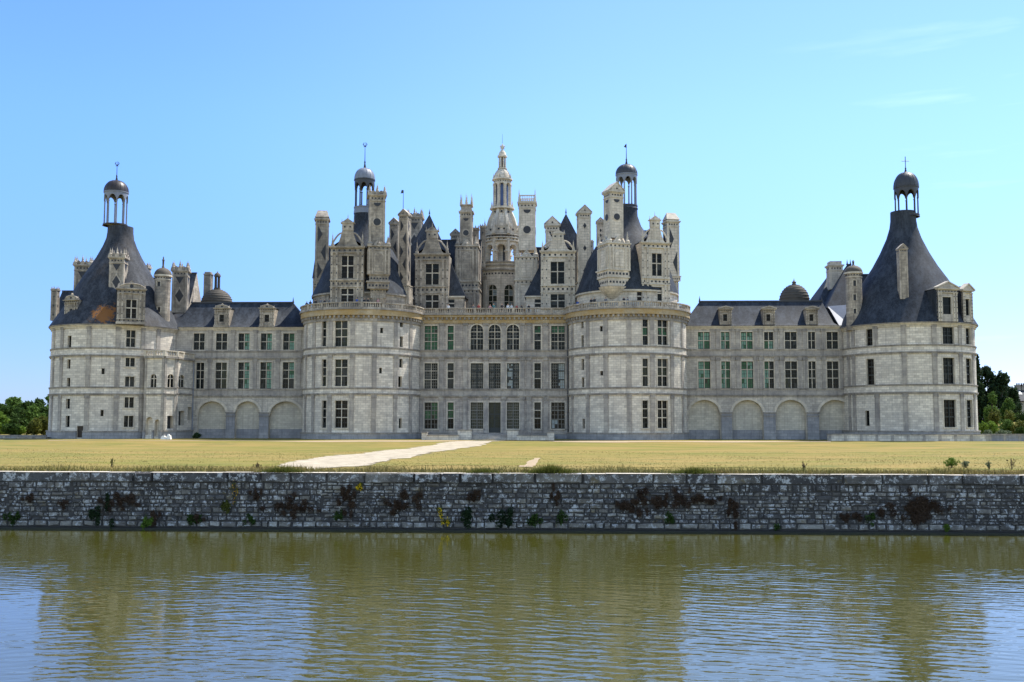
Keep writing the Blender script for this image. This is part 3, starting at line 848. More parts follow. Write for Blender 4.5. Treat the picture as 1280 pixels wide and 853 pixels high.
# ------------------------------------------------------------------ roofs
def zz(y, Y, p=640): return hitY(p, y, Y)[1]
def cone_profile(cx_px, pts, Y=0.0):           # pts: (half width in px, y)
    out = []
    for hw, y in pts:
        x0, z = hitY(cx_px-hw, y, Y); x1, _ = hitY(cx_px+hw, y, Y)
        out.append(((x1-x0)/2, z))
    return out
m = MB()
z0 = S_EL.zt + 0.3
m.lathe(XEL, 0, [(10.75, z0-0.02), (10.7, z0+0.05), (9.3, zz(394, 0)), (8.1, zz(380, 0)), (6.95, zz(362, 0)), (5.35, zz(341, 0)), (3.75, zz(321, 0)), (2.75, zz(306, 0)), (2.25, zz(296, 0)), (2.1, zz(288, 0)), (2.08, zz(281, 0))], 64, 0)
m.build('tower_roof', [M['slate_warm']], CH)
m = MB()
z0 = S_ER.zt + 0.3
m.lathe(XER, 0, [(10.85, z0-0.02), (10.8, z0+0.05), (9.4, zz(392, 0)), (8.3, zz(378, 0)), (6.6, zz(354, 0)), (5.1, zz(337, 0)), (3.85, zz(320, 0)), (2.75, zz(302, 0)), (2.2, zz(289, 0)), (2.03, zz(280, 0)), (2.0, zz(269, 0))], 64, 0)
m.build('tower_roof', [M['slate']], CH)
def roof_prism(name, pts_eave, pts_ridge, mat, parent=CH, flare=0.0):
    """hipped roof: eave rectangle (x0,x1,y0,y1,z), ridge (xa,xb,y,z)"""
    x0, x1, y0, y1, z = pts_eave; xa, xb, yr, zr = pts_ridge
    m = MB()
    f = 0.0 if xb - xa < 0.5 else flare       # gentle foot of the slope, then the steep face
    def ring(k, zz_): return [(x0+(xa-x0)*k, y0+(yr-y0)*k, zz_), (x1+(xb-x1)*k, y0+(yr-y0)*k, zz_), (x1+(xb-x1)*k, y1+(yr-y1)*k, zz_), (x0+(xa-x0)*k, y1+(yr-y1)*k, zz_)]
    E, F = (xa, yr, zr), (xb, yr, zr)
    lv = [ring(0, z)] + ([ring(f, z+(zr-z)*f*0.42)] if f else [])
    for r0, r1 in zip(lv, lv[1:]):
        for k in range(4):
            q = (k+1) % 4
            L = math.dist(r0[k], r1[k])
            a, b = (r0[k][0], r0[q][0]) if k % 2 == 0 else (r0[k][1], r0[q][1])
            m.face([r0[k], r0[q], r1[q], r1[k]], 0, [(a, 0), (b, 0), (b, L), (a, L)])
    A, B, C, D = lv[-1]
    L = math.dist((A[0], A[1], A[2]), (A[0], yr, zr))
    m.face([A, B, F, E], 0, [(A[0], 0), (B[0], 0), (xb, L), (xa, L)])
    m.face([C, D, E, F], 0, [(C[0], 0), (D[0], 0), (xa, L), (xb, L)])
    m.face([B, C, F], 0, [(B[1], 0), (C[1], 0), (yr, L)])
    m.face([D, A, E], 0, [(D[1], 0), (A[1], 0), (yr, L)])
    m.face(list(reversed(lv[0])), 0)
    if xb - xa > 0.5:
        m.box(xa-0.15, xb+0.15, yr-0.16, yr+0.16, zr-0.1, zr+0.12, 1)
    for e in ((E, F) if xb-xa > 0.5 else (E,)):
        m.lathe(e[0], e[1], [(0.16, e[2]), (0.1, e[2]+0.35), (0, e[2]+1.0)], 6, 1)
    return m.build(name, [M[mat], M['lead']], parent)
yr = 3.1
roof_prism('wing_roof', (hitY(214, 410, -0.5)[0], WLX1+0.6, -0.55, 6.8, ZWL+0.15), (hitY(240, 378, yr)[0], hitY(366.5, 378, yr)[0], yr, zz(378.5, yr, 300)), 'slate', CH, 0.28)
roof_prism('wing_roof', (WRX0-0.6, hitY(1048, 408, -0.5)[0], -0.55, 6.8, ZWR+0.15), (hitY(874.5, 377, yr)[0], hitY(1027, 377, yr)[0], yr, zz(376.8, yr, 950)), 'slate', CH, 0.28)

# ------------------------------------------------------------------ rooftop kit
def disc(cx, cz, r, n=10): return [(cx + r*math.cos(2*math.pi*k/n), cz + r*math.sin(2*math.pi*k/n)) for k in range(n)]
def diamond(cx, cz, a, b): return [(cx-a, cz), (cx, cz-b), (cx+a, cz), (cx, cz+b)]
def sq(cx, cz, a): return [(cx-a, cz-a), (cx+a, cz-a), (cx+a, cz+a), (cx-a, cz+a)]
class Local:                                   # four faces of a square shaft, in the builder's own frame
    def __init__(s, hw, hd, side):
        s.hw, s.hd, s.side = hw, hd, side
    curved = False
    def P(s, u, v, d):
        if s.side == 0: return (u, -s.hd + d, v)
        if s.side == 1: return (s.hw - d, u, v)
        if s.side == 3: return (-s.hw + d, -u, v)
        return (-u, s.hd - d, v)
def dots(mb, S, ua, ub, z, n, a, m, shape='sq', pr=0.03):
    for i in range(n):
        u = ua + (ub-ua)*(i+0.5)/n
        mb.prismP(S, (sq(u, z, a) if shape == 'sq' or (shape == 'alt' and i % 2) else disc(u, z, a*1.15, 8)), -pr, 0.01, m)
def dormer(x0, x1, Y, ybot, ycorn, gable, wins, mat, back=4.0, ytop=None, low=None, kinds='gbrown', label=None, rot=0.0, sx=1.0):
    xa, _ = hitY(x0, ycorn, Y); xb, _ = hitY(x1, ycorn, Y)
    xm = (xa+xb)/2; W = xb-xa
    zb, zk = zz(ybot, Y, x0), zz(ycorn, Y, x0)
    S = Plane(Y)
    mb = MB(); ops = []; rs = []
    for q in wins:
        r = rect(S, *q[:4]); rs.append((r, q)); ops.append(op(r, 0.3))
    mb.wall(S, xa, xb, zb, zk, ops, 0, 1)
    for x, sg in ((xa, 1), (xb, -1)):
        mb.face([(x, Y, zb), (x, Y+back, zb), (x, Y+back, zk), (x, Y, zk)], 3 if mat == 'wing' else 0)
        if mat == 'wing': mb.box(min(x, x+0.3*sg), max(x, x+0.3*sg), Y+0.003, Y+0.3, zb, zk-0.003, 0)
    mb.face([(xa, Y, zk), (xb, Y, zk), (xb, Y+back, zk), (xa, Y+back, zk)], 0)
    for r, q in rs: surround(mb, S, r, 1, 0.14, 0.05, False)
    s = W/5.0                                   # ornament scales with the dormer
    wa = min(r[0] for r, q in rs); wb = max(r[1] for r, q in rs)
    # storey bands
    levels = [zk]
    if len(rs) == 2:
        zt = sorted([rs[0][0], rs[1][0]], key=lambda r: r[2])
        zmid = (zt[0][3] + zt[1][2])/2
        levels.append(zmid)
        mb.boxP(S, xa-0.06, xb+0.06, zmid+0.42*s, zmid+0.56*s, -0.22, 0.02, 1); mb.boxP(S, xa-0.06, xb+0.06, zmid-0.56*s, zmid-0.42*s, -0.16, 0.02, 1)
        dots(mb, S, xa+0.1, xb-0.1, zmid, 7, 0.15*s, 2, 'alt')
    # pilasters
    for u in (xa+0.2*s, (xa+wa)/2+0.12*s, (xb+wb)/2-0.12*s, xb-0.2*s):
        mb.boxP(S, u-0.15*s, u+0.15*s, zb, zk-0.9*s, -0.12, 0.02, 1)
        mb.boxP(S, u-0.2*s, u+0.2*s, zk-1.15*s, zk-0.9*s, -0.17, 0.02, 1)
        for z in np.arange(zb+0.7*s, zk-1.4*s, 1.25*s): mb.prismP(S, diamond(u, z, 0.07*s+0.03, 0.12*s+0.03), -0.145, -0.1, 2)
    # entablature
    mb.boxP(S, xa-0.05, xb+0.05, zk-0.88*s, zk-0.74*s, -0.2, 0.02, 1)
    dots(mb, S, xa+0.1, xb-0.1, zk-0.5*s, 6, 0.14*s, 2, 'alt')
    mb.boxP(S, xa-0.14, xb+0.14, zk-0.2*s, zk-0.06*s, -0.26, 0.3, 1); mb.boxP(S, xa-0.22, xb+0.22, zk-0.06*s, zk+0.1*s, -0.36, 0.4, 1)
    zk2 = zk+0.1*s
    if gable == 'scroll':
        zt = zz(ytop, Y, x0)                    # finial tip
        H = zt - zk2
        ha = H*0.48
        n = 8
        L = [(xm - (0.36 - 0.2*(k/n)**0.55)*W, zk2 + ha*(k/n)) for k in range(n+1)]
        Rr = [(2*xm - x, z) for x, z in reversed(L)]
        mb.prism(L + Rr, Y-0.05, Y+0.55, 0)
        a = 0.165*W
        mb.box(xm-a, xm+a, Y-0.12, Y+0.6, zk2+ha, zk2+ha+0.2*H, 1)
        dots(mb, Plane(Y-0.12), xm-a, xm+a, zk2+ha+0.1*H, 2, 0.12*s, 2)
        mb.box(xm-a*1.25, xm+a*1.25, Y-0.22, Y+0.7, zk2+ha+0.2*H, zk2+ha+0.235*H, 1)
        mb.prism([(xm-a*1.1, zk2+ha+0.235*H), (xm+a*1.1, zk2+ha+0.235*H), (xm, zk2+ha+0.36*H)], Y-0.15, Y+0.65, 0)
        pinnacle(mb, xm, Y+0.2, zk2+ha+0.3*H, 0.22*H, 1, 0.1*s)
        for sx in (-1, 1):
            pinnacle(mb, xm+sx*a*1.1, Y+0.2, zk2+ha+0.235*H, 0.16*H, 1, 0.07*s)
            pinnacle(mb, xm+sx*0.45*W, Y+0.15, zk2, 0.46*H, 1, 0.2*s)
            # open flying scroll between side pinnacle and centre
            for k in range(8):
                t0, t1 = k/8, (k+1)/8
                p0 = (xm+sx*(0.45-0.27*t0)*W, Y+0.15, zk2+0.10*H + 0.30*H*math.sin(t0*math.pi*0.5)); p1 = (xm+sx*(0.45-0.27*t1)*W, Y+0.15, zk2+0.10*H + 0.30*H*math.sin(t1*math.pi*0.5))
                mb.tube(p0, p1, 0.10*s+0.04, None, 5, 1)
        mb.prismP(S, disc(xm, zk2+ha*0.42, 0.07*W, 10), -0.08, 0, 1)
        rz = zk2 + H*0.34
    elif gable == 'round':
        zt = zz(ytop, Y, x0); H = zt-zk2
        pts = [(xm-0.46*W*math.cos(t), zk2+0.62*H*math.sin(t)) for t in np.linspace(0, math.pi, 14)]
        mb.prism(pts, Y-0.15, Y+0.5, 0)
        for k in range(13):
            (ax, az), (bx, bz) = pts[k], pts[k+1]
            mb.tube((ax, Y-0.15, az), (bx, Y-0.15, bz), 0.1, None, 5, 1)
        mb.prismP(Plane(Y-0.15), disc(xm, zk2+0.28*H, 0.07*W, 8), -0.05, 0, 2)
        mb.box(xm-0.1*s, xm+0.1*s, Y-0.05, Y+0.25, zk2+0.58*H, zk2+H, 1); mb.box(xm-0.32*s, xm+0.32*s, Y-0.04, Y+0.24, zk2+0.76*H, zk2+0.86*H, 1)
        for sx in (-1, 1): pinnacle(mb, xm+sx*0.47*W, Y+0.1, zk2, 0.7*H, 1, 0.2*s)
        rz = zk2+0.5*H
    else:                                       # plain pediment
        zt = zz(ytop, Y, x0)
        mb.prism([(xa-0.2, zk2), (xb+0.2, zk2), (xm, zt)], Y-0.3, Y+0.6, 0)
        for sx in (-1, 1):
            e = (xm+sx*(W/2+0.28), zk2+0.02); q = (xm, zt+0.18)
            mb.prism([e, (e[0], e[1]+0.2), (q[0], q[1]+0.05), (q[0], q[1]-0.17)], Y-0.42, Y+0.62, 1)
        rz = zt-0.1
    # slate saddle running back into the roof
    y1 = Y+back+2.5
    for sx in (-1, 1):
        e = xm+sx*(W/2+0.12)
        mb.face([(e, Y+0.5, zk2+0.0), (e, y1, zk2), (xm, y1, rz), (xm, Y+0.5, rz)], 3, [(Y, 0), (y1, 0), (y1, W*0.7), (Y, W*0.7)])
    if low is not None:                         # corbel course at the foot
        mb.boxP(S, xa-0.1, xb+0.1, zb, zb+0.35, -0.22, 0.02, 1); mb.boxP(S, xa-0.05, xb+0.05, zb+0.9*s, zb+1.05*s, -0.15, 0.02, 1)
        dots(mb, S, xa+0.15, xb-0.15, zb+0.35+0.3*s, 6, 0.13*s, 2)
    o = mb.build('dormer', [M[mat], M['oldtrim' if mat == 'old' else 'trim'], M['inlay'], M['slate']], CH, (xm, Y, zb))
    o.rotation_euler.z = rot; o.scale.x = sx
    if label: o['label'] = label
    for r, q in rs:
        window(o, S, r, 0.28, q[4] if len(q) > 4 else 2, q[5] if len(q) > 5 else (0.56, 0.44), q[6] if len(q) > 6 else kinds, 'trim', 0, (1, 2), bw=0.17)
    return o
def chimney(x0, x1, Y, ytop, ybot, cap='gable', inlay='diamond', mat='old', rot=0.0, stages=(), depth=1.0, capfrac=None, label=None, dirs=(0, 1, 3), corbel=False, niche=None):
    """square shaft from sight lines x0..x1 at plane Y; stages are wider blocks below: (x0,x1,ytop,ybot)"""
    k = (abs(math.cos(rot))+abs(math.sin(rot))*depth)
    a, _ = hitY(x0, (ytop+ybot)/2, Y); b, _ = hitY(x1, (ytop+ybot)/2, Y)
    W = (b-a)/k; cx = (a+b)/2; hw = W/2; hd = hw*depth
    cy = Y + (hd*abs(math.cos(rot)) + hw*abs(math.sin(rot)))
    zt, zb = zz(ytop, Y, x0), zz(ybot, Y, x0)
    mb = MB(); mb.T = (cx, cy, rot)
    H = zt-zb
    c = min(1.0, W*0.42)
    ztc = zt - {'gable': 1.55*c, 'crown': 1.9*c, 'plain': 0.8*c, 'rail': 2.8*c, 'saddle': 1.9*c, 'spikes': 4.0*c}[cap]
    mb.box(-hw, hw, -hd, hd, zb, ztc, 0)
    Ls = {i: Local(hw, hd, i) for i in (0, 1, 2, 3)}
    e = 0.04
    # thin corner fillets
    for sx in (-1, 1):
        for sy in (-1, 1):
            x, y = sx*hw, sy*hd
            mb.box(min(x, x-sx*0.13*W)-0.03*(sx < 0)-0.0, max(x, x-sx*0.13*W)+0.03*(sx > 0), min(y, y-sy*0.13*W)-0.03*(sy < 0), max(y, y-sy*0.13*W)+0.03*(sy > 0), zb+0.003, ztc-0.003, 1)
    # head mouldings
    hb = ztc - 0.9*c
    mb.box(-hw-0.1*c, hw+0.1*c, -hd-0.1*c, hd+0.1*c, hb-0.12*c, hb, 1)
    for i in dirs: dots(mb, Ls[i], -(hw if i in (0, 2) else hd)*0.85, (hw if i in (0, 2) else hd)*0.85, hb+0.35*c, 4, 0.13*c, 2)
    mb.box(-hw-0.16*c, hw+0.16*c, -hd-0.16*c, hd+0.16*c, ztc-0.25*c, ztc-0.1*c, 1)
    mb.box(-hw-0.28*c, hw+0.28*c, -hd-0.28*c, hd+0.28*c, ztc-0.1*c, ztc+0.12*c, 1)
    z1 = ztc+0.12*c
    if cap == 'gable':
        mb.prism([(-hw-0.2*c, z1), (hw+0.2*c, z1), (0, zt)], -hd-0.15*c, hd+0.15*c, 0)
        mb.prismP(Local(hw, hd+0.15*c, 0), [(-0.2*c, z1+0.25*c), (0.2*c, z1+0.25*c), (0, z1+0.6*c)], -0.03, 0.01, 2)
        for s in (-1, 1):
            mb.prism([(s*(hw+0.3*c), z1), (s*(hw+0.3*c), z1+0.14*c), (0, zt+0.14*c), (0, zt-0.02*c)], -hd-0.25*c, hd+0.25*c, 1)
    elif cap == 'saddle':
        mb.box(-hw, hw, -hd, hd, z1, z1+0.3*c, 0)
        y0, y1 = -hd-0.15*c, hd+0.15*c
        mb.face([(-hw-.15*c, y0, z1+.3*c), (hw+.15*c, y0, z1+.3*c), (hw*.75, 0, zt), (-hw*.75, 0, zt)], 1); mb.face([(hw+.15*c, y1, z1+.3*c), (-hw-.15*c, y1, z1+.3*c), (-hw*.75, 0, zt), (hw*.75, 0, zt)], 1)
        for s in (-1, 1): mb.face([(s*(hw+.15*c), y0, z1+.3*c), (s*(hw+.15*c), y1, z1+.3*c), (s*hw*.75, 0, zt)], 0)
    elif cap == 'crown':
        mb.box(-hw*0.8, hw*0.8, -hd*0.8, hd*0.8, z1, z1+0.5*c, 0)
        for i in range(3):
            for j in range(3):
                if i == 1 and j == 1: continue
                pinnacle(mb, (i-1)*hw*0.95, (j-1)*hd*0.95, z1, (zt-z1)*(0.9 if (i != 1 and j != 1) else 1.05), 1, 0.24*c+0.06)
        for i in (-0.5, 0.5):                   # small arched crests between
            for yy in (-hd*0.9, hd*0.9):
                mb.prism([(i*hw+0.3*hw*math.cos(t), z1+0.55*c*math.sin(t)+0.1*c) for t in np.linspace(0, math.pi, 7)], yy-0.1, yy+0.1, 0)
            for xx in (-hw*0.9, hw*0.9): mb.box(xx-0.1, xx+0.1, i*hd-0.25*hd, i*hd+0.25*hd, z1, z1+0.5*c, 0)
    elif cap in ('rail', 'spikes'):
        hrl = (zt-z1)
        mb.box(-hw, hw, -hd, hd, z1, z1+0.08*hrl, 0)
        if cap == 'rail':
            for sx in (-1, 1):
                for sy in (-1, 1): pinnacle(mb, sx*hw*0.98, sy*hd*0.98, z1, hrl, 1, 0.14*c+0.03)
            for yy in (-hd*0.98, hd*0.98):
                mb.box(-hw, hw, yy-0.07, yy+0.07, z1+0.38*hrl, z1+0.46*hrl, 1)
                for q in np.linspace(-0.8, 0.8, 7): mb.box(q*hw-0.05, q*hw+0.05, yy-0.05, yy+0.05, z1+0.08*hrl, z1+0.38*hrl, 1)
            for xx in (-hw*0.98, hw*0.98):
                mb.box(xx-0.06, xx+0.06, -hd, hd, z1+0.38*hrl, z1+0.46*hrl, 1)
                for q in np.linspace(-0.8, 0.8, 7): mb.box(xx-0.05, xx+0.05, q*hd-0.05, q*hd+0.05, z1+0.08*hrl, z1+0.38*hrl, 1)
        else:
            mb.box(-hw*0.85, hw*0.85, -hd*0.85, hd*0.85, z1, z1+0.3*hrl, 0)
            mb.box(-hw*1.05, hw*1.05, -hd*1.05, hd*1.05, z1+0.3*hrl, z1+0.36*hrl, 1)
            for px_, py_ in ((-1, -1), (1, -1), (-1, 1), (1, 1), (0, -1), (0, 1)): pinnacle(mb, px_*hw*0.88, py_*hd*0.88, z1+0.36*hrl, 0.64*hrl, 1, 0.15*c+0.03)
    else:
        mb.box(-hw*0.9, hw*0.9, -hd*0.9, hd*0.9, z1, zt, 0)
    # slate inlays on the visible faces
    top, bot = hb-0.25*c, zb+0.3
    for i in dirs:
        S = Ls[i]; r = hw if i in (0, 2) else hd
        if inlay == 'circles':
            mb.prismP(S, [(r*0.45*math.cos(t), top-0.15*c + 0.45*r*math.sin(t)) for t in np.linspace(math.pi, 2*math.pi, 10)], -0.035, 0.01, 2)
            zc_ = top - 2.6*r
            mb.prismP(S, disc(0, zc_, 0.62*r, 16), -0.06, 0.01, 1); mb.prismP(S, disc(0, zc_, 0.47*r, 16), -0.085, 0.0, 2)
            zl = zb + 2.2*r
            if zc_ - zl > 2.0*r:
                mb.prismP(S, disc(0, zl, 0.3*r, 10), -0.035, 0.01, 2)
                for sx in (-1, 1): mb.prismP(S, [(sx*0.55*r, zl-0.5*r), (sx*0.25*r, zl-0.5*r), (sx*0.25*r, zl+0.1*r)], -0.033, 0.01, 2)
        elif inlay == 'diamond':
            mb.prismP(S, [(-0.55*r, top), (0, top-0.95*r), (0.55*r, top)], -0.035, 0.01, 2)
            z = top - 2.6*r
            while z - 1.3*r > bot:
                mb.prismP(S, diamond(0, z, 0.75*r, 1.25*r), -0.03, 0.01, 1); mb.prismP(S, diamond(0, z, 0.56*r, 0.95*r), -0.045, 0.0, 2)
                z -= 4.2*r
        elif inlay == 'zigzag':
            n = max(2, int((top-bot)/(2.6*r)))
            for j in range(n):
                za, zbb = top-(top-bot)*j/n, top-(top-bot)*(j+1)/n
                sx = -1 if j % 2 == 0 else 1
                mb.prismP(S, [(sx*0.62*r, za-0.1*r), (-sx*0.1*r, (za+zbb)/2), (sx*0.62*r, zbb+0.1*r)], -0.035, 0.01, 2)
        elif inlay == 'small':
            for z in np.linspace(top-1.2*r, bot+1.5*r, 3): mb.prismP(S, diamond(0, z, 0.3*r, 0.5*r), -0.035, 0.01, 2)
    mb.T = None
    for si, (p0, p1, y0, y1) in enumerate(stages):
        a, _ = hitY(p0, (y0+y1)/2, Y-0.3); b, _ = hitY(p1, (y0+y1)/2, Y-0.3)
        za, zbt = zz(y0, Y-0.3, x0), zz(y1, Y-0.3, x0)
        k2 = k
        Wl = (b-a)/k2; h2 = Wl/2; hd2 = h2*depth
        mb.T = ((a+b)/2, cy, rot)
        mb.box(-h2, h2, -hd2, hd2, zbt, za, 0)
        s = Wl/4.5
        L4 = {i: Local(h2, hd2, i) for i in range(4)}
        mb.box(-h2-0.2*s, h2+0.2*s, -hd2-0.2*s, hd2+0.2*s, za-0.18*s, za+0.1*s, 1)
        if za - zbt > 2.2*s:
            mb.box(-h2-0.1*s, h2+0.1*s, -hd2-0.1*s, hd2+0.1*s, za-0.95*s, za-0.8*s, 1)
            for i in dirs:
                r = h2 if i in (0, 2) else hd2
                dots(mb, L4[i], -r*0.95, r*0.95, za-0.5*s, 5, 0.15*s, 2, 'alt')
                for u in (-0.86*r, 0.86*r) if za-zbt < 3*s else (-0.9*r, -0.58*r, 0.58*r, 0.9*r):
                    mb.boxP(L4[i], u-0.07*r, u+0.07*r, zbt, za-0.95*s, -0.14*s, 0.01, 1)
                if za-zbt > 3.5*s:              # blind arched panel
                    zz1 = za-1.35*s
                    pts = [(-0.42*r, zbt+0.5*s), (0.42*r, zbt+0.5*s)] + [(0.42*r*math.cos(t), zz1-0.42*r+0.42*r*math.sin(t)) for t in np.linspace(0, math.pi, 9)]
                    mb.prismP(L4[i], pts, -0.07*s, 0.01, 1)
                    q = [(x*0.86, zbt+0.6*s + (z-zbt-0.5*s)*0.95) for x, z in pts]
                    mb.prismP(L4[i], q, -0.075*s, -0.02, 0)
        else:
            for i in dirs:
                r = h2 if i in (0, 2) else hd2
                dots(mb, L4[i], -r*0.95, r*0.95, (za-0.18*s+zbt)/2, 6, min(0.2*s, (za-zbt)*0.22), 2, 'alt')
        if niche == si:                         # pinnacled crest standing on this stage
            for sx in (-1, 0, 1):
                for i in dirs:
                    p = L4[i].P(sx*(h2 if i in (0, 2) else hd2)*0.8, 0, 0.25*s)
                    pinnacle(mb, p[0], p[1], za+0.1*s, (2.3 if sx else 1.7)*s, 1, 0.3*s)
                    mb.lathe(p[0]*0.9 if False else p[0], p[1], [(0.42*s, za+0.1*s), (0.46*s, za+0.45*s), (0.2*s, za+0.8*s)], 8, 0)
            for i in dirs:
                r = h2*0.55
                mb.prismP(Local(h2*0.8, hd2*0.8, i), [(-r, za), (r, za), (r*0.75, za+0.5*s), (0, za+1.5*s), (-r*0.75, za+0.5*s)], -0.2*s, 0.1, 1)
        mb.T = None
    if corbel:
        p0, p1, y0, y1 = stages[-1]
        a, _ = hitY(p0, y1, Y-0.3); b, _ = hitY(p1, y1, Y-0.3)
        mb.lathe((a+b)/2, cy, [((b-a)*0.5, zz(y1, Y-.3, x0)+0.01), ((b-a)*0.42, zz(y1, Y-.3, x0)-0.7), ((b-a)*0.2, zz(y1, Y-.3, x0)-1.8), (0.2, zz(y1, Y-.3, x0)-2.6)], 10, 0)
    tm = {'old': 'oldtrim', 'clean': 'trim', 'wing': 'trim'}[mat]
    o = mb.build('chimney', [M[mat], M[tm], M['inlay']], CH)
    if label: o['label'] = label
    return o
def roof_lantern(px_axis, Y, r, ybase, ycol0, ycol1, yfr, ytop, ytip, finial='rod', base_r=None, mdome='lead', mcol='leadpale', ncol=8):
    """open lead lantern: base ring, columns with arches, frieze, dome, finial"""
    cx, _ = hitY(px_axis, (ycol0+ycol1)/2, Y)
    zb, z0, z1, z2, z3, z4 = (zz(y, Y, px_axis) for y in (ybase, ycol0, ycol1, yfr, ytop, ytip))
    b = MB()
    b.lathe(cx, Y, [((base_r or r)*1.02, zb), (r*1.0, z0-0.2), (r*1.05, z0-0.2), (r*1.05, z0), (0, z0+0.005)], 32, 0)
    o = b.build('roof_lantern', [M[mdome]], CH)
    c = MB()
    for k in range(ncol):
        t = 2*math.pi*(k+0.5)/ncol + 0.09
        x, y = cx + r*0.92*math.cos(t), Y + r*0.92*math.sin(t)
        c.lathe(x, y, [(0.17, z0), (0.13, z0+0.3), (0.12, z1-0.25), (0.19, z1)], 8, 0)
    # arches: short ring segments rising between columns
    S = Cyl(cx, Y, r)
    zt = z1 + (z2-z1)*0.72
    n = ncol*10
    for k in range(n):
        u0, u1 = 2*math.pi*r*k/n, 2*math.pi*r*(k+1)/n
        def zar(u):
            a = u/r - math.pi/2
            ph = ((a - 0.09)*ncol/(2*math.pi) - 0.5) % 1.0
            q = abs(ph-0.5)*2
            return z1 + (zt-z1)*math.sqrt(max(0, 1-(q/0.86)**2)) if q < 0.86 else z1
        za, zb_ = zar(u0), zar(u1)
        for d in (-0.02, 0.26): c.face([S.P(u0, za, d), S.P(u1, zb_, d), S.P(u1, z2, d), S.P(u0, z2, d)], 0)
        c.face([S.P(u0, za, -0.02), S.P(u1, zb_, -0.02), S.P(u1, zb_, 0.26), S.P(u0, za, 0.26)], 0)
    c.lathe(cx, Y, [(r*0.9, z2-0.02), (r*1.02, z2-0.02), (r*1.02, z2+0.1), (r*1.07, z2+0.1), (r*1.07, z2+0.24), (r, z2+0.26)], 32, 0)
    c.build('colonnade', [M[mcol]], o)
    d = MB()
    zd = z2+0.28; H = z3-zd
    prof = [(r*1.05*math.cos(t)**0.8, zd + 0.93*H*math.sin(t)) for t in np.linspace(0, 1.45, 9)] + [(0.12, z3)]
    d.lathe(cx, Y, prof, 32, 0)
    for k in range(16):                         # lead rolls
        t = 2*math.pi*k/16
        for (ra, za), (rb, zb_) in zip(prof[:-2], prof[1:-1]):
            d.tube((cx+ra*math.cos(t), Y+ra*math.sin(t), za), (cx+rb*math.cos(t), Y+rb*math.sin(t), zb_), 0.035, None, 4, 0)
    d.lathe(cx, Y, [(0.0, zd-0.05), (r*1.05, zd-0.05)], 32, 0)
    d.build('dome', [M[mdome]], o)
    f = MB()
    hf = z4-z3
    f.lathe(cx, Y, [(0.24, z3-0.12), (0.1, z3+0.16*hf), (0.16, z3+0.2*hf), (0.07, z3+0.26*hf), (0.045, z3+0.7*hf)], 8, 0)
    f.tube((cx, Y, z3+0.6*hf), (cx, Y, z4), 0.05, 0.035, 6, 0)
    if finial == 'cross':
        f.tube((cx-0.16*hf*1.0-0.2, Y, z3+0.7*hf), (cx+0.16*hf+0.2, Y, z3+0.7*hf), 0.055, None, 6, 0)
        f.tube((cx, Y, z3+0.5*hf), (cx, Y, z4), 0.06, 0.06, 6, 0)
    elif finial == 'vane':
        f.prism([(cx-0.42, z4-0.5), (cx+0.05, z4-0.75), (cx+0.05, z4-0.15), (cx-0.1, z4-0.05)], Y-0.02, Y+0.02, 0)
    else:
        for sx in (-1, 1):
            f.tube((cx, Y, z4-0.75), (cx+sx*0.34, Y, z4-0.4), 0.06, 0.07, 5, 0); f.tube((cx+sx*0.34, Y, z4-0.4), (cx+sx*0.2, Y, z4-0.1), 0.07, 0.04, 5, 0)
        f.tube((cx-0.25, Y, z4-0.8), (cx+0.25, Y, z4-0.8), 0.05, None, 5, 0)
    f.build('finial', [M['iron']], o)
    return o

# ------------------------------------------------------------------ left keep tower: drum, cone, lantern
def top_drum(S, px, yeave, r, coneprof, wins, mat):
    SD = Cyl(S.cx, 0, r)
    z1 = zz(yeave, -r, px)
    mb = MB(); ops = []; later = []
    for q in wins:
        rr = rect(SD, *q); ops.append(op(rr, 0.3)); later.append(rr)
    mb.wall(SD, -math.pi*r, math.pi*r, Z_T-0.1, z1, ops, 0, 1)
    mb.boxP(SD, -math.pi*r, math.pi*r, z1-0.12, z1+0.18, -0.28, 0.02, 1)
    o = mb.build('roof_drum', [M[mat], M['trim' if mat == 'clean' else 'band']], CH)
    for rr in later: window(o, SD, rr, 0.26, 1, (0.5, 0.5), 'gbrown', 'trim', 0, (1, 1), bw=0.2)
    c = MB()
    c.lathe(S.cx, 0, [(r+0.3, z1+0.15)] + coneprof, 56, 0)
    c.build('tower_roof', [M['slate']], CH)
top_drum(S_KL, 452, 366, 8.3, [(7.4, zz(352, 0)), (6.3, zz(331, 0)), (5.0, zz(314, 0)), (3.5, zz(301, 0)), (2.4, zz(288, 0)), (1.8, zz(276, 0)), (1.72, zz(266, 0))], [(411, 414.5, 369, 379)], 'old')
top_drum(S_KR, 784, 363, 8.3, [(7.6, zz(350, 0)), (6.6, zz(328, 0)), (5.2, zz(310, 0)), (3.7, zz(298, 0)), (2.5, zz(285, 0)), (1.9, zz(272, 0)), (1.85, zz(262, 0))], [(796.3, 804, 365, 376)], 'clean')
roof_lantern(455.5, 0, 1.68, 268, 259.5, 238, 227, 209.5, 178, 'rod', 1.75, 'leadpale', 'lead')
roof_lantern(783.3, 0, 1.74, 262, 257.5, 230, 220.5, 205, 180, 'vane', 1.85, 'lead', 'leadpale')
roof_lantern(144.5, 0, 1.93, 283, 281, 252.5, 242.5, 225, 202, 'rod', 2.06, 'domebrown', 'leadpale')
roof_lantern(1133.3, 0, 1.9, 272, 269, 248, 236.5, 214.5, 196, 'cross', 2.0, 'lead', 'lead')

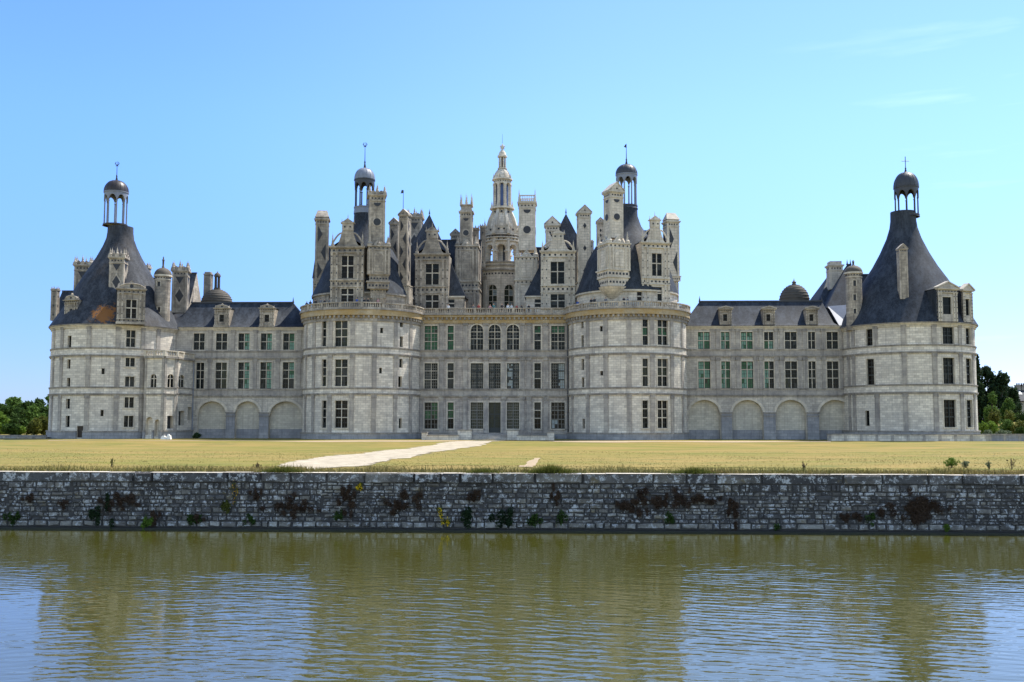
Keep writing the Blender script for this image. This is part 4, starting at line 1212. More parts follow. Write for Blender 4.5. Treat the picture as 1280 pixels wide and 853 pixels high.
# dormers
dormer(413.5, 455, -8.9, 389, 309, 'scroll', [(426.5, 442, 361, 378), (427, 442, 320, 348)], 'old', 6.0, 266.5)
dormer(519, 561, 3.4, 386, 318, 'scroll', [(532, 548.4, 369, 386), (532, 548.5, 330, 356)], 'old', 5.0, 277)
dormer(676, 719, 3.4, 386, 314.5, 'scroll', [(688.4, 706, 368, 386), (688.4, 705.4, 327.5, 355)], 'clean', 5.0, 283, kinds='gdark')
dormer(800.6, 838, -7.4, 378, 304, 'scroll', [(815, 828, 359, 376), (814.7, 827.8, 317, 345)], 'clean', 6.0, 263.5, kinds='gdark', rot=R_(16), sx=1.04)
dormer(148.2, 180.8, -9.6, 405.5, 361.5, 'round', [(158, 170, 375, 398)], 'old', 2.4, 351, low=1, rot=R_(24), sx=0.94)
dormer(80, 99, -8.2, 405.5, 375.5, 'round', [(86.5, 91, 386, 397, 1, (1.0,))], 'old', 2.2, 366.5, low=1, rot=R_(-14))
dormer(1170, 1198, -10.4, 402, 361.5, 'plain', [(1177.3, 1190, 371.5, 393, 1, (1.0,))], 'wing', 2.6, 353.5, rot=R_(16), sx=1.08, kinds='gdark')
dormer(1200.5, 1217.5, -8.4, 403, 364, 'plain', [(1205.5, 1212.8, 374, 394.5, 1, (1.0,))], 'wing', 3.4, 356, rot=R_(28), sx=1.25, kinds='gdark')
for a, b in ((268.5, 287), (325, 343)):
    dormer(a, b, -0.2, 410, 385.5, 'round', [(a+5.6, a+11.5, 393.5, 402.5, 1, (1.0,))], 'old', 3.0, 379.5, low=1)
for a, b in ((899.5, 914.5), (953.5, 968.5), (1007.3, 1022.2)):
    dormer(a, b, -0.2, 408.5, 387, 'plain', [(a+4.4, a+9.6, 393, 401.5, 1, (1.0,))], 'old', 3.0, 384.2)

# pavilion roofs and walls behind the balustrade
def pavilion(px_axis, hw, Y, yeave, yapex, win, mat):
    cx, _ = hitY(px_axis, yeave, Y+hw)
    za = zz(yeave, Y, px_axis); zt = zz(yapex, Y+hw, px_axis)
    S = Plane(Y); mb = MB(); ops = []; later = []
    for q in win:
        r = rect(S, *q); ops.append(op(r, 0.25)); later.append(r)
    mb.wall(S, cx-hw, cx+hw, Z_T-0.1, za, ops, 0, 1)
    mb.box(cx-hw, cx+hw, Y+0.7, Y+2*hw, Z_T-0.1, za, 0)
    mb.boxP(S, cx-hw-0.2, cx+hw+0.2, za-0.12, za+0.14, -0.25, 0.05, 1)
    o = mb.build('pavilion_wall', [M[mat], M['trim']], CH)
    for r in later: window(o, S, r, 0.22, 1, (0.5, 0.5), 'gdark', 'trim', 0, (1, 1), bw=0.2)
    roof_prism('pavilion_roof', (cx-hw-0.3, cx+hw+0.3, Y-0.25, Y+2*hw+0.3, za+0.12), (cx, cx, Y+hw, zt), 'slate')
pavilion(536, 6.9, 3.95, 371.5, 268, [(559, 568, 374.8, 384)], 'old')
pavilion(707.7, 6.9, 3.95, 371, 267, [(668.3, 677.6, 374.3, 384)], 'clean')
# low roofs between the towers and the pavilions, towards the keep's centre
def ridge_roof(px0, px1, Y, yridge, depth, drop, mat='slate', wall_mat='old', foot=None):
    xa, xb = hitY(px0, yridge, Y)[0], hitY(px1, yridge, Y)[0]
    zr = zz(yridge, Y, px0); zb = zr-drop
    mb = MB()
    mb.face([(xa, Y-depth, zb), (xb, Y-depth, zb), (xb, Y, zr), (xa, Y, zr)], 0, [(xa, 0), (xb, 0), (xb, drop*1.2), (xa, drop*1.2)])
    mb.face([(xb, Y+depth, zb), (xa, Y+depth, zb), (xa, Y, zr), (xb, Y, zr)], 0, [(xa, 0), (xb, 0), (xb, drop*1.2), (xa, drop*1.2)])
    for x in (xa, xb): mb.face([(x, Y-depth, zb), (x, Y, zr), (x, Y+depth, zb)], 1)
    mb.box(xa-0.05, xb+0.05, Y-0.15, Y+0.15, zr-0.08, zr+0.1, 2)
    f = foot if foot is not None else Z_T-0.1
    mb.box(xa+0.1, xb-0.1, Y-depth+0.2, Y+depth-0.2, f, zb, 1)
    return mb.build('ridge_roof', [M[mat], M[wall_mat], M['lead']], CH)
ridge_roof(548, 602, 16, 300.5, 4.0, 8.0)
ridge_roof(652, 705, 16, 310, 4.0, 8.0, 'slate', 'clean')
ridge_roof(716, 752, 12, 320, 3.5, 7.0, 'slate', 'clean')
ridge_roof(396, 424, 3.5, 308, 3.0, 6.0)
ridge_roof(484, 512, 8.0, 318, 3.5, 6.5)
ridge_roof(796, 822, 4.0, 289, 2.5, 5.0, 'slate', 'clean')
# raking coped gable beside the big left chimney, slate behind it
mb = MB()
q = [hitY(484, 318, -3.2), hitY(499, 353, -3.2), hitY(499, 358, -3.2), hitY(484, 325, -3.2)]
mb.prism(q, -3.4, -2.7, 0)
q2 = [hitY(484, 326, -2.6), hitY(498, 356, -2.6), hitY(498, 368, -2.6), hitY(484, 362, -2.6)]
mb.prism(q2, -2.6, 2.0, 1)
mb.build('raking_gable', [M['trim'], M['slate']], CH)

# chimneys: left half weathered, right half cleaned
chimney(391.4, 409.4, -1.5, 261.5, 352, 'saddle', 'zigzag', 'old', R_(10), [(388.5, 409.5, 352, 358), (390, 408, 358, 379)], dirs=(0, 1, 3))
chimney(457, 480.5, -8.6, 229, 305, 'crown', 'circles', 'old', R_(14), [(454, 486.5, 307, 343), (456, 484.5, 343, 352), (453, 485.5, 352, 361), (458, 481, 361, 372)], niche=0, corbel=True)
chimney(498, 511.6, -3.2, 261.5, 357, 'gable', 'zigzag', 'old', R_(-12), [(497, 513.5, 357, 380)], label='grey chimney with triangular slate inlays beside the steep pyramid roof')
chimney(486.5, 499, 3.0, 272.5, 335, 'gable', 'zigzag', 'old', R_(-8))
chimney(509, 526.5, 20, 259, 330, 'crown', 'diamond', 'old')
chimney(563.5, 575, 19, 286.5, 330, 'gable', 'small', 'old')
chimney(575, 590, 10.5, 240, 305, 'spikes', 'circles', 'old', 0, [(570, 597.5, 308, 352), (572, 598.5, 352, 362), (573, 599, 362, 386)], niche=0)
chimney(590.5, 598, 15, 281, 330, 'crown', 'small', 'old')
chimney(600, 606.5, 17, 279, 335, 'crown', 'small', 'old')
chimney(648.6, 669, 10.5, 234, 313, 'rail', 'circles', 'clean', 0, [(644.5, 671.5, 321, 350), (644, 672, 350, 386)], niche=0, label='pale square chimney with railed top and round slate inlays')
chimney(682, 699, 9, 271, 330, 'gable', 'diamond', 'clean')
chimney(721.5, 738.5, 2.0, 256.5, 352, 'gable', 'small', 'clean', R_(8), [(720.5, 738, 352, 368)])
chimney(746, 755.5, 5.0, 272, 310, 'gable', 'small', 'clean')
chimney(736, 742, 14, 300, 330, 'plain', 'small', 'clean')
chimney(755.5, 779.3, -8.6, 227.5, 297, 'gable', 'circles', 'clean', R_(24), [(748, 788, 304, 337), (747, 787, 337, 346), (748.5, 786.5, 346, 358)], niche=0, corbel=True)
chimney(830.5, 849.5, -1.0, 264.5, 345, 'saddle', 'zigzag', 'clean', R_(14), [(830, 851.5, 345, 351), (833, 849, 351, 377)])
# end tower chimneys
chimney(134.2, 153.5, -6.9, 308, 376, 'crown', 'diamond', 'old', R_(8))
chimney(89, 111, 6.0, 318, 366, 'crown', 'diamond', 'old', R_(12))
chimney(175, 184.5, 6.5, 327, 360, 'crown', 'small', 'old')
chimney(63.6, 70.6, -1.5, 357.5, 401, 'crown', 'small', 'old')
chimney(211.3, 232.5, 3.2, 324.5, 391, 'crown', 'diamond', 'old', R_(12))
chimney(254.5, 262.8, 15, 340, 392, 'plain', 'none', 'old', 0)
chimney(1124.8, 1134.8, -8.2, 305, 374, 'gable', 'none', 'old')
chimney(1037.3, 1053.5, 10, 326.5, 362, 'plain', 'none', 'wing')
# round stair turrets beside the end towers
for (a, b, Y, ydome, ytop, ytip, yb, mt, wn) in ((189.8, 208.8, -3.5, 344, 335, 320.5, 408, 'old', ((196, 200.5, 352, 358), (196.5, 200.5, 384, 390))), (1060.3, 1080.3, -4.2, 340.5, 332, 325, 401, 'old', ((1066.5, 1070.3, 350.5, 357.5), (1066.6, 1070.4, 368, 375.5), (1067, 1070.6, 386, 392)))):
    xa, xb = hitY(a, 370, Y)[0], hitY(b, 370, Y)[0]
    r = (xb-xa)/2; cx = (xa+xb)/2
    S = Cyl(cx, Y+r, r)
    z0, z1, z2, z3 = zz(yb, Y, a), zz(ydome, Y, a), zz(ytop, Y+r, a), zz(ytip, Y+r, a)
    mb = MB(); ops = []
    for q in wn:
        rr = rect(S, *q); ops.append(op(rr, 0.2, 0, 2))
    mb.wall(S, -math.pi*r, math.pi*r, z0-1.5, z1, ops, 0, 1, du=0.4)
    for q in ops: surround(mb, S, (q['u'][0], q['u'][1], q['v'][0], q['v'][1]), 1, 0.1, 0.04, False)
    mb.boxP(S, -math.pi*r, math.pi*r, z1-0.75, z1-0.63, -0.08, 0.02, 1, 0.4); dots(mb, S, -math.pi*r, math.pi*r, z1-0.4, 18, 0.1, 2)
    mb.boxP(S, -math.pi*r, math.pi*r, z1-0.15, z1+0.12, -0.22, 0.02, 1, 0.4)
    o = mb.build('round_turret', [M[mt], M['trim'], M['inlay']], CH)
    d = MB()
    d.lathe(cx, Y+r, [(r*1.12*math.cos(t), z1+0.1+(z2-z1-0.1)*math.sin(t)) for t in np.linspace(0, 1.5, 8)] + [(0.2, z2)], 20, 0)
    h = z3-z2
    d.lathe(cx, Y+r, [(0.26, z2-0.05), (0.22, z2+0.1*h), (0.16, z2+0.15*h), (0.18, z2+0.6*h), (0.24, z2+0.65*h), (0.1, z2+0.78*h), (0.12, z2+0.86*h), (0, z3)], 8, 0)
    d.build('dome', [M['domeold']], o)
# cupolas behind the wings
for (p, hw, Y, yb, ym, lant) in ((271, 18.8, 15, 380, 362, (344.5, 339)), (993, 18.6, 15, 377, 356, None)):
    cx, _ = hitY(p, yb, Y); r = (hitY(p+hw, yb, Y)[0]-hitY(p-hw, yb, Y)[0])/2
    z0, z1 = zz(yb, Y, p), zz(ym, Y, p)
    d = MB()
    d.lathe(cx, Y, [(r, z0-6), (r, z0-0.2), (r*1.08, z0-0.2), (r*1.08, z0)] + [(r*math.cos(t), z0+(z1-z0)*math.sin(t)) for t in np.linspace(0, 1.48, 10)] + [(0.1, z1)], 32, 0)
    for t in np.linspace(0.15, 1.2, 7):         # stepped courses of the dome
        rr = r*math.cos(t); z = z0+(z1-z0)*math.sin(t)
        d.lathe(cx, Y, [(rr+0.01, z-0.05), (rr+0.09, z-0.04), (rr+0.05, z+0.06), (rr-0.1, z+0.08)], 32, 0)
    o = d.build('cupola', [M['domeold']], CH)
    f = MB()
    if lant:
        za, zb_ = zz(lant[0], Y, p), zz(lant[1], Y, p)
        for k in range(6):
            t = math.pi*(k+0.5)/3
            f.tube((cx+0.42*math.cos(t), Y+0.42*math.sin(t), z1-0.1), (cx+0.42*math.cos(t), Y+0.42*math.sin(t), za-0.2), 0.12, 0.1, 6, 0)
        f.lathe(cx, Y, [(0.62, z1-0.12), (0.6, z1+0.25), (0.4, z1+0.27)], 16, 0)
        f.lathe(cx, Y, [(0.4, za-0.3), (0.62, za-0.25), (0.6, za), (0.45, za+0.3), (0.15, za+0.5), (0.06, za+0.7), (0, zb_)], 16, 0)
    else:
        f.lathe(cx, Y, [(0.5, z1-0.1), (0.35, z1+0.15), (0.3, z1+0.3), (0.42, z1+0.45), (0.2, z1+0.6), (0.1, z1+0.75), (0, z1+1.2)], 12, 0)
    f.build('cupola_finial', [M['domeold']], o)
# roofs behind the end towers
ridge_roof(78, 100, 7, 364, 3.4, 5.0, 'slate', 'old', 17)
ridge_roof(160, 200, 10, 348, 4.2, 8.0, 'slate', 'old', 12)
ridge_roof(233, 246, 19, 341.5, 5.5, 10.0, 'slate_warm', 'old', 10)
roof_prism('hipped_roof', (hitY(1020, 383, 9)[0], hitY(1062, 383, 9)[0], 8, 22, zz(384, 9, 1030)), (hitY(1036, 343.5, 15)[0], hitY(1044, 343.5, 15)[0], 15, zz(343.5, 15, 1040)), 'slate')
roof_prism('hipped_roof', (hitY(1032, 384, 5)[0], hitY(1100, 384, 5)[0], 4.5, 16, zz(385, 5, 1060)), (hitY(1059, 331, 10)[0], hitY(1063, 331, 10)[0], 10, zz(331, 10, 1060)), 'slate')
ridge_roof(1066, 1100, 8, 343.5, 4.0, 7.5, 'slate', 'wing', 14)
# roof where wing and right tower meet, sunlight painted pale, and slate skirt left
mb = MB()
V = [hitY(1035, 383, 4.5), hitY(1061, 381, 3.0), hitY(1062, 406, -0.3), hitY(1049, 407, -0.4)]
mb.face([(V[0][0], 4.5, V[0][1]), (V[1][0], 3.0, V[1][1]), (V[2][0], -0.3, V[2][1]), (V[3][0], -0.4, V[3][1])], 0)
mb.face([(V[0][0], 4.6, V[0][1]-0.1), (V[1][0], 3.1, V[1][1]-0.1), (V[2][0], -0.2, V[2][1]-0.1), (V[3][0], -0.3, V[3][1]-0.1)], 0)
mb.build('sunlit_roof_patch', [M['leadpale']], CH)
mb = MB(); mb.box(hitY(1016, 395, 5)[0], hitY(1075, 395, 5)[0], 4.9, 12, 14, zz(384.5, 5, 1040), 0)
mb.build('rear_roof', [M['slate']], CH)
mb = MB()
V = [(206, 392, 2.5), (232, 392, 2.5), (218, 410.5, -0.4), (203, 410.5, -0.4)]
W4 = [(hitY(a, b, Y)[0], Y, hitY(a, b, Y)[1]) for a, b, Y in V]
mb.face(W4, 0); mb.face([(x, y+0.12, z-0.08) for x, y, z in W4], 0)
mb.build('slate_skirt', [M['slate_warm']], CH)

# ------------------------------------------------------------------ the great central lantern over the keep
HY = 22.0
hx = hitY(627.6, 330, HY)[0]
def hz(y): return zz(y, HY, 627)
lt = MB()
SB = Cyl(hx, HY, 4.5)
ops = []
lw = []
for q in ((609.5, 621, 356, 386), (630.6, 642.6, 356, 386)):
    r = rect(SB, *q); ops.append(op(r, 0.5, (r[1]-r[0])/2)); lw.append(r)
lt.wall(SB, -14.1, 14.1, Z_T-0.2, hz(341), ops, 0, 1)
for y in (341.5, 336, 332):
    lt.boxP(SB, -14.1, 14.1, hz(y)-0.14, hz(y)+0.14, -0.35, 0.02, 2)
dots(lt, SB, -7, 7, hz(346), 22, 0.15, 3, 'alt')
for k in range(12):
    u = -7 + 14*k/11
    if any(abs(u-(r[0]+r[1])/2) < (r[1]-r[0])/2+0.4 for r in lw): continue
    lt.boxP(SB, u-0.3, u+0.3, Z_T, hz(349), -0.25, 0.02, 1); lt.boxP(SB, u-0.38, u+0.38, hz(353), hz(349), -0.32, 0.02, 2)
lt.lathe(hx, HY, [(4.6, hz(341)), (4.6, hz(332)), (0, hz(332))], 32, 0)
LT = lt.build('lantern_tower', [M['clean'], M['trim'], M['old'], M['inlay']], CH)
for r in lw: window(LT, SB, r, 0.45, 2, (0.3, 0.25, 0.25, 0.2), ['golive', 'gpale', 'golive', 'golive'], 'trim', (r[1]-r[0])/2, (2, 2), bw=0.1)
ar = MB()
ZP = hz(332)
z_sp, z_tp, z_ent = hz(316), hz(308.5), hz(300)
ar.lathe(hx, HY, [(0.75, ZP), (0.75, z_ent)], 16, 0)
for k in range(9):                              # open newel stair: dark slits between the steps
    z = ZP + (z_ent-ZP)*k/9
    S = Cyl(hx, HY, 0.75); ar.boxP(S, 0.2, 0.7, z+0.1, z+0.75, -0.03, 0.01, 2)
for k in range(8):
    t = math.pi*(k+0.5)/4
    x, y = hx+3.0*math.cos(t), HY+3.0*math.sin(t)
    ar.T = (x, y, t)
    ar.box(-0.45, 0.45, -0.32, 0.32, ZP, z_ent, 0)
    ar.box(0.5, 0.72, -0.2, 0.2, ZP, z_ent-0.5, 1)
    ar.box(-0.62, 0.75, -0.5, 0.5, z_sp-0.3, z_sp, 1)
    pinnacle(ar, 0.5, 0, z_ent+0.6, 3.4, 1, 0.3)
    # flying scroll buttress up to the crown
    pr = [(0.3, z_ent+0.6), (0.22, hz(290)), (0.05, hz(283)), (-0.3, hz(275)), (-0.8, hz(268)), (-1.2, hz(262)), (-1.25, hz(260.6)), (-1.9, hz(260.6)), (-1.6, hz(268)), (-1.05, hz(275)), (-0.7, hz(283)), (-0.55, hz(290)), (-0.55, z_ent+0.6)]
    ar.prism(pr, -0.26, 0.26, 1)
    for q in range(3): ar.box(0.2-0.1*q, 0.5-0.1*q, -0.3, 0.3, hz(296-5*q), hz(294-5*q), 1)
    ar.T = None
SA = Cyl(hx, HY, 3.2)
n = 96
for k in range(n):
    u0, u1 = 2*math.pi*3.2*k/n, 2*math.pi*3.2*(k+1)/n
    def za_(u):
        ph = ((u/3.2 - math.pi/2)/(math.pi/4) - 0.5) % 1.0
        qv = abs(ph-0.5)*2
        return z_sp + (z_tp-z_sp)*math.sqrt(max(0, 1-(qv/0.84)**2)) if qv < 0.84 else z_sp
    for d in (0, 0.8): ar.face([SA.P(u0, za_(u0), d), SA.P(u1, za_(u1), d), SA.P(u1, z_ent, d), SA.P(u0, z_ent, d)], 0)
    ar.face([SA.P(u0, za_(u0), 0), SA.P(u1, za_(u1), 0), SA.P(u1, za_(u1), 0.8), SA.P(u0, za_(u0), 0.8)], 1)
for z in (z_ent-0.6, z_ent, z_ent+0.55): ar.lathe(hx, HY, [(3.1, z-0.12), (3.6, z-0.1), (3.6, z+0.1), (3.1, z+0.12)], 32, 1)
dots(ar, Cyl(hx, HY, 3.21), -10, 10, z_ent+0.28, 28, 0.14, 2, 'alt'); dots(ar, Cyl(hx, HY, 3.21), -10, 10, z_ent-0.3, 20, 0.12, 2)
ar.lathe(hx, HY, [(2.75, z_ent+0.5), (2.7, hz(291)), (2.55, hz(284)), (2.25, hz(276)), (1.85, hz(269)), (1.55, hz(263.5)), (1.8, hz(261))], 8, 0, math.pi/8, math.pi/8+2*math.pi, False)
for k in range(8):
    t = math.pi*k/4
    S = Cyl(hx, HY, 2.45); u = (t+math.pi/2)*2.45
    ar.prismP(S, disc(u, hz(284), 0.5, 12), -0.12, 0.3, 1); ar.prismP(S, disc(u, hz(284), 0.33, 12), -0.15, 0.2, 0)
    S = Cyl(hx, HY, 1.75); u = (t+math.pi/2)*1.75
    ar.prismP(S, disc(u, hz(266.5), 0.2, 8), -0.12, 0.3, 2)
dots(ar, Cyl(hx, HY, 2.62), -8, 8, hz(289), 16, 0.17, 2, 'alt')
ar.lathe(hx, HY, [(1.95, hz(263)), (2.35, hz(262.5)), (2.35, hz(260.5)), (1.5, hz(260.3))], 24, 1)
ar.build('open_crown', [M['clean'], M['trim'], M['inlay']], LT)
ul = MB()
z0, z1 = hz(260.5), hz(231)
for k in range(8):
    t = math.pi*(k+0.5)/4
    ul.T = (hx+1.5*math.cos(t), HY+1.5*math.sin(t), t)
    ul.box(-0.18, 0.2, -0.24, 0.24, z0, z1, 0); ul.box(0.16, 0.3, -0.1, 0.1, z0+0.3, z1-0.3, 1)
    ul.box(-0.2, 0.3, -0.3, 0.3, z0, z0+0.35, 1); ul.box(-0.2, 0.32, -0.3, 0.3, z1-0.3, z1, 1)
    ul.T = None
    pinnacle(ul, hx+2.1*math.cos(t), HY+2.1*math.sin(t), z0, 1.4, 1, 0.16)
    pinnacle(ul, hx+1.75*math.cos(t), HY+1.75*math.sin(t), hz(225), 1.2, 1, 0.13)
ul.lathe(hx, HY, [(1.15, z0), (1.15, z1)], 8, 2, math.pi/8, math.pi/8+2*math.pi, False)
ul.lathe(hx, HY, [(1.3, z1-0.02), (1.75, z1), (1.75, hz(229.5)), (1.6, hz(229.3)), (1.6, hz(226.5)), (1.95, hz(226)), (1.95, hz(224.5)), (1.6, hz(224.3)), (1.55, hz(221)), (1.3, hz(217)), (0.85, hz(213.5)), (0.75, hz(211.5))], 24, 0)
dots(ul, Cyl(hx, HY, 1.61), -5, 5, hz(228), 20, 0.09, 3)
for k in range(8):
    t = math.pi*(k+0.5)/4
    for (ra, ya), (rb, yb) in zip(((1.6, 224), (1.57, 221), (1.32, 217)), ((1.57, 221), (1.32, 217), (0.87, 213.5))):
        ul.tube((hx+ra*math.cos(t), HY+ra*math.sin(t), hz(ya)), (hx+rb*math.cos(t), HY+rb*math.sin(t), hz(yb)), 0.1, None, 5, 1)
    ul.tube((hx+0.62*math.cos(t), HY+0.62*math.sin(t), hz(211.5)), (hx+0.62*math.cos(t), HY+0.62*math.sin(t), hz(197)), 0.14, 0.12, 6, 0)
ul.lathe(hx, HY, [(0.45, hz(212)), (0.4, hz(197))], 8, 3)
ul.lathe(hx, HY, [(0.9, hz(212)), (0.9, hz(210.8)), (0.5, hz(210.5))], 16, 1)
ul.lathe(hx, HY, [(0.5, hz(197.5)), (0.92, hz(197)), (0.92, hz(195)), (0.72, hz(194.5)), (0.68, hz(192)), (0.45, hz(189.5)), (0.2, hz(187.5)), (0.12, hz(186)), (0.1, hz(181))], 16, 0)
fl = ul.build('upper_lantern', [M['clean'], M['trim'], M['gsky'], M['inlay']], LT)
fi = MB()
for sx in (-1, 1):
    fi.tube((hx, HY, hz(185.5)), (hx+sx*0.38, HY, hz(183.5)), 0.12, 0.14, 6, 0); fi.tube((hx+sx*0.38, HY, hz(183.5)), (hx+sx*0.3, HY, hz(181.8)), 0.14, 0.05, 6, 0)
fi.lathe(hx, HY, [(0.12, hz(187)), (0.22, hz(184)), (0.16, hz(181.5)), (0.02, hz(179.5))], 8, 0)
fi.box(hx-0.4, hx+0.4, HY-0.08, HY+0.08, hz(186)-0.07, hz(186)+0.07, 0)
fi.tube((hx, HY, hz(180)), (hx, HY, hz(168)), 0.03, 0.02, 5, 1)
fi.build('fleur_finial', [M['trim'], M['iron']], LT)
# weather vane standing on the gabled chimney left of the pyramid roof
mb = MB()
c0 = hitY(504, 262, -2)
mb.tube((c0[0], -2, c0[1]-0.3), (c0[0], -2, zz(238, -2, 504)), 0.06, 0.035, 6, 0)
zt = zz(238, -2, 504)
mb.prism([(c0[0]-0.45, zt-0.55), (c0[0]+0.05, zt-0.5), (c0[0]+0.05, zt), (c0[0]-0.3, zt+0.05)], -2.02, -1.98, 0)
mb.build('weather_vane', [M['iron']], CH)
# rain pipes at the joints of facade and towers
for p, yb, yt in ((523.8, 549, 405), (709.8, 549, 405), (241.5, 549, 455)):
    x, _ = hitY(p, 480, -0.25)
    mb = MB(); mb.tube((x, -0.25, 0.1), (x, -0.25, zz(yt, -0.25, p)), 0.11, None, 8, 0)
    for k in range(6):
        z = 1.5+k*2.8
        if z < zz(yt, -0.25, p): mb.box(x-0.15, x+0.15, -0.38, 0.1, z, z+0.12, 0)
    mb.build('rain_pipe', [M['leadpale'] if p < 300 else M['lead']], CH)
# entrance terrace with steps and flanking walls
mb = MB()
def X(p, Y): return hitY(p, 547, Y)[0]
mb.box(X(573.5, -10), X(646, -10), -10.0, -0.31, 0, 0.84, 1)
for k in range(5):
    z = 0.84-0.17*(k+1)
    if z > 0.02: mb.box(X(573.5, -10)+0.003*k, X(646, -10)-0.003*k, -10.0-0.42*(k+1), -10.0-0.42*k, 0, z, 1)
Yw = -13.5
def blk(p0, p1, y0, y1, zt_, m=0, cop=True):
    mb.box(X(p0, y0), X(p1, y0), y0, y1, 0, zt_, m)
    if cop: mb.box(X(p0, y0)-0.08, X(p1, y0)+0.08, y0-0.08, y1+0.08, zt_, zt_+0.16, 2)
blk(527, 533.5, Yw, Yw+1.0, 1.05); blk(533.6, 573.2, Yw+0.12, Yw+0.7, 0.66); blk(572, 589, Yw+1.8, Yw+3.0, 1.45)
blk(646.2, 684, Yw+0.12, Yw+0.7, 0.66); blk(684.1, 692.8, Yw, Yw+1.1, 1.15); blk(634, 648, Yw+1.8, Yw+3.0, 1.45)
mb.prism([(X(647, Yw+2), 0), (X(671, Yw+2), 0), (X(671, Yw+2), 0.7), (X(655, Yw+2), 1.55), (X(647, Yw+2), 1.55)], Yw+1.9, Yw+2.9, 2)
for a, b in ((527.5, 533.3), (684.5, 692.5)):
    mb.box(X(a, Yw+0.8), X(b, Yw+0.8), Yw+1.1, -0.4, 0, 0.6, 0)
mb.build('entrance_steps', [M['ashlar'], M['pilaster'], M['band']], CH)

# ================================================================== ground, moat, water
ZW = -2.86
wa, wb = hitZ(0, 660.3, ZW), hitZ(1279, 667.3, ZW)
wd_ = (Vector((wb[0], wb[1], 0)) - Vector((wa[0], wa[1], 0))).normalized()
def wall_y(x): return wa[1] + (x - wa[0])*wd_.y/wd_.x
def sstep(a, b, x):
    t = np.clip((x-a)/(b-a), 0, 1); return t*t*(3-2*t)
def ground_h(x, y):
    """lawn: nearly level, a faint scarp in front of the chateau and small swells; a mound right of it"""
    x, y = np.asarray(x, float), np.asarray(y, float)
    d = y - (wa[1] + (x - wa[0])*wd_.y/wd_.x)
    m = sstep(3, 12, d)*(1-sstep(85, 110, d))
    swell = 0.09*np.sin(x*0.11+0.7)*np.sin(y*0.16+x*0.02) + 0.05*np.sin(x*0.31+y*0.23)
    dip = -0.42*(sstep(6, 18, d)*(1-sstep(78, 92, d)))*sstep(-200, -60, -np.abs(x-10)+60)
    mound = 3.0*sstep(86, 100, x)*sstep(-4, 22, y)*(1-sstep(120, 200, y)*0.5)
    return m*swell + dip + mound
def hitG(px, py):
    z = 0.0
    for _ in range(12):
        x, y = hitZ(px, py, z); z = float(ground_h(x, y))
    return x, y
def grid_mesh(name, xs, ys, hf, mat, zoff=0.0, keep=None, shift=None):
    xs, ys = np.asarray(xs, float), np.asarray(ys, float)
    Xg, Yg = np.meshgrid(xs, ys)
    if shift is not None: Yg = Yg + shift(Xg)
    Zg = hf(Xg, Yg) + zoff
    v = np.stack([Xg.ravel(), Yg.ravel(), Zg.ravel()], 1)
    nx, ny = len(xs), len(ys)
    i = np.arange(nx*ny).reshape(ny, nx)
    f = np.stack([i[:-1, :-1].ravel(), i[:-1, 1:].ravel(), i[1:, 1:].ravel(), i[1:, :-1].ravel()], 1)
    me = bpy.data.meshes.new(name)
    me.from_pydata(v.tolist(), [], f.tolist())
    me.polygons.foreach_set('use_smooth', [True]*len(f))
    me.materials.append(mat); me.update()
    o = bpy.data.objects.new(name, me); COL.objects.link(o); WO[o.name] = Vector((0, 0, 0))
    return o
# grass colours: dry straw and green patches, mown stripes
def grass_material(name, blade=False):
    m, nt, b = newmat(name)
    pos = N(nt, 'ShaderNodeNewGeometry').outputs['Position']
    p1 = noise(nt, mapping(nt, pos, (0.035, 0.11, 0.0)), 1.0, 6, 0.65, 0.42, 0.58)
    p2 = noise(nt, mapping(nt, pos, (0.35, 0.8, 0.0)), 1.0, 5, 0.7, 0.36, 0.66)
    col = mix(nt, p1, (0.262, 0.182, 0.055), (0.145, 0.148, 0.024))
    col = mix(nt, mul(nt, p2, 0.5), col, (0.27, 0.20, 0.07))
    st = N(nt, 'ShaderNodeTexWave'); st.bands_direction = 'Y'; st.inputs['Scale'].default_value = 0.06; st.inputs['Distortion'].default_value = 2.5; st.inputs['Detail'].default_value = 3; st.inputs['Detail Scale'].default_value = 0.6
    nt.links.new(mapping(nt, pos, (1, 1, 1), (0, 0, R_(6))), st.inputs['Vector'])
    col = mix(nt, mul(nt, st.outputs['Fac'], 0.34), col, (0.29, 0.21, 0.075))
    p3 = noise(nt, mapping(nt, pos, (0.16, 0.4, 0.0)), 1.0, 5, 0.7, 0.50, 0.66)
    col = mix(nt, mul(nt, p3, 0.65), col, (0.085, 0.115, 0.030))
    p4 = noise(nt, pos, 2.2, 4, 0.75, 0.35, 0.7)
    col = mix(nt, mul(nt, p4, 0.3), col, (0.11, 0.105, 0.035))
    if blade:
        at = N(nt, 'ShaderNodeAttribute'); at.attribute_name = 'tint'
        col = mix(nt, at.outputs['Fac'], col, (0.30, 0.24, 0.10))
        at2 = N(nt, 'ShaderNodeAttribute'); at2.attribute_name = 'green'
        col = mix(nt, at2.outputs['Fac'], col, (0.065, 0.085, 0.022))
    nt.links.new(col, b.inputs['Base Color'])
    b.inputs['Roughness'].default_value = 0.95
    b.inputs['Specular IOR Level'].default_value = 0.1
    if not blade: bump(nt, b, noise(nt, pos, 9, 4, 0.8, 0.2, 0.8), 0.3, 0.05)
    return m
M['grass'] = grass_material('dry_lawn_grass')
M['blade'] = grass_material('grass_blades', True)
xs = sorted(set([-4000, -2000, -1000, -500, -300, -200] + list(np.arange(-150, 150.1, 2.0)) + [200, 300, 500, 1000, 2000, 4000]))
ys = sorted(set([0.45, 0.8, 1.5] + list(np.arange(2.5, 190, 2.0)) + [200, 230, 280, 350, 500, 800, 1500, 3000, 6000]))
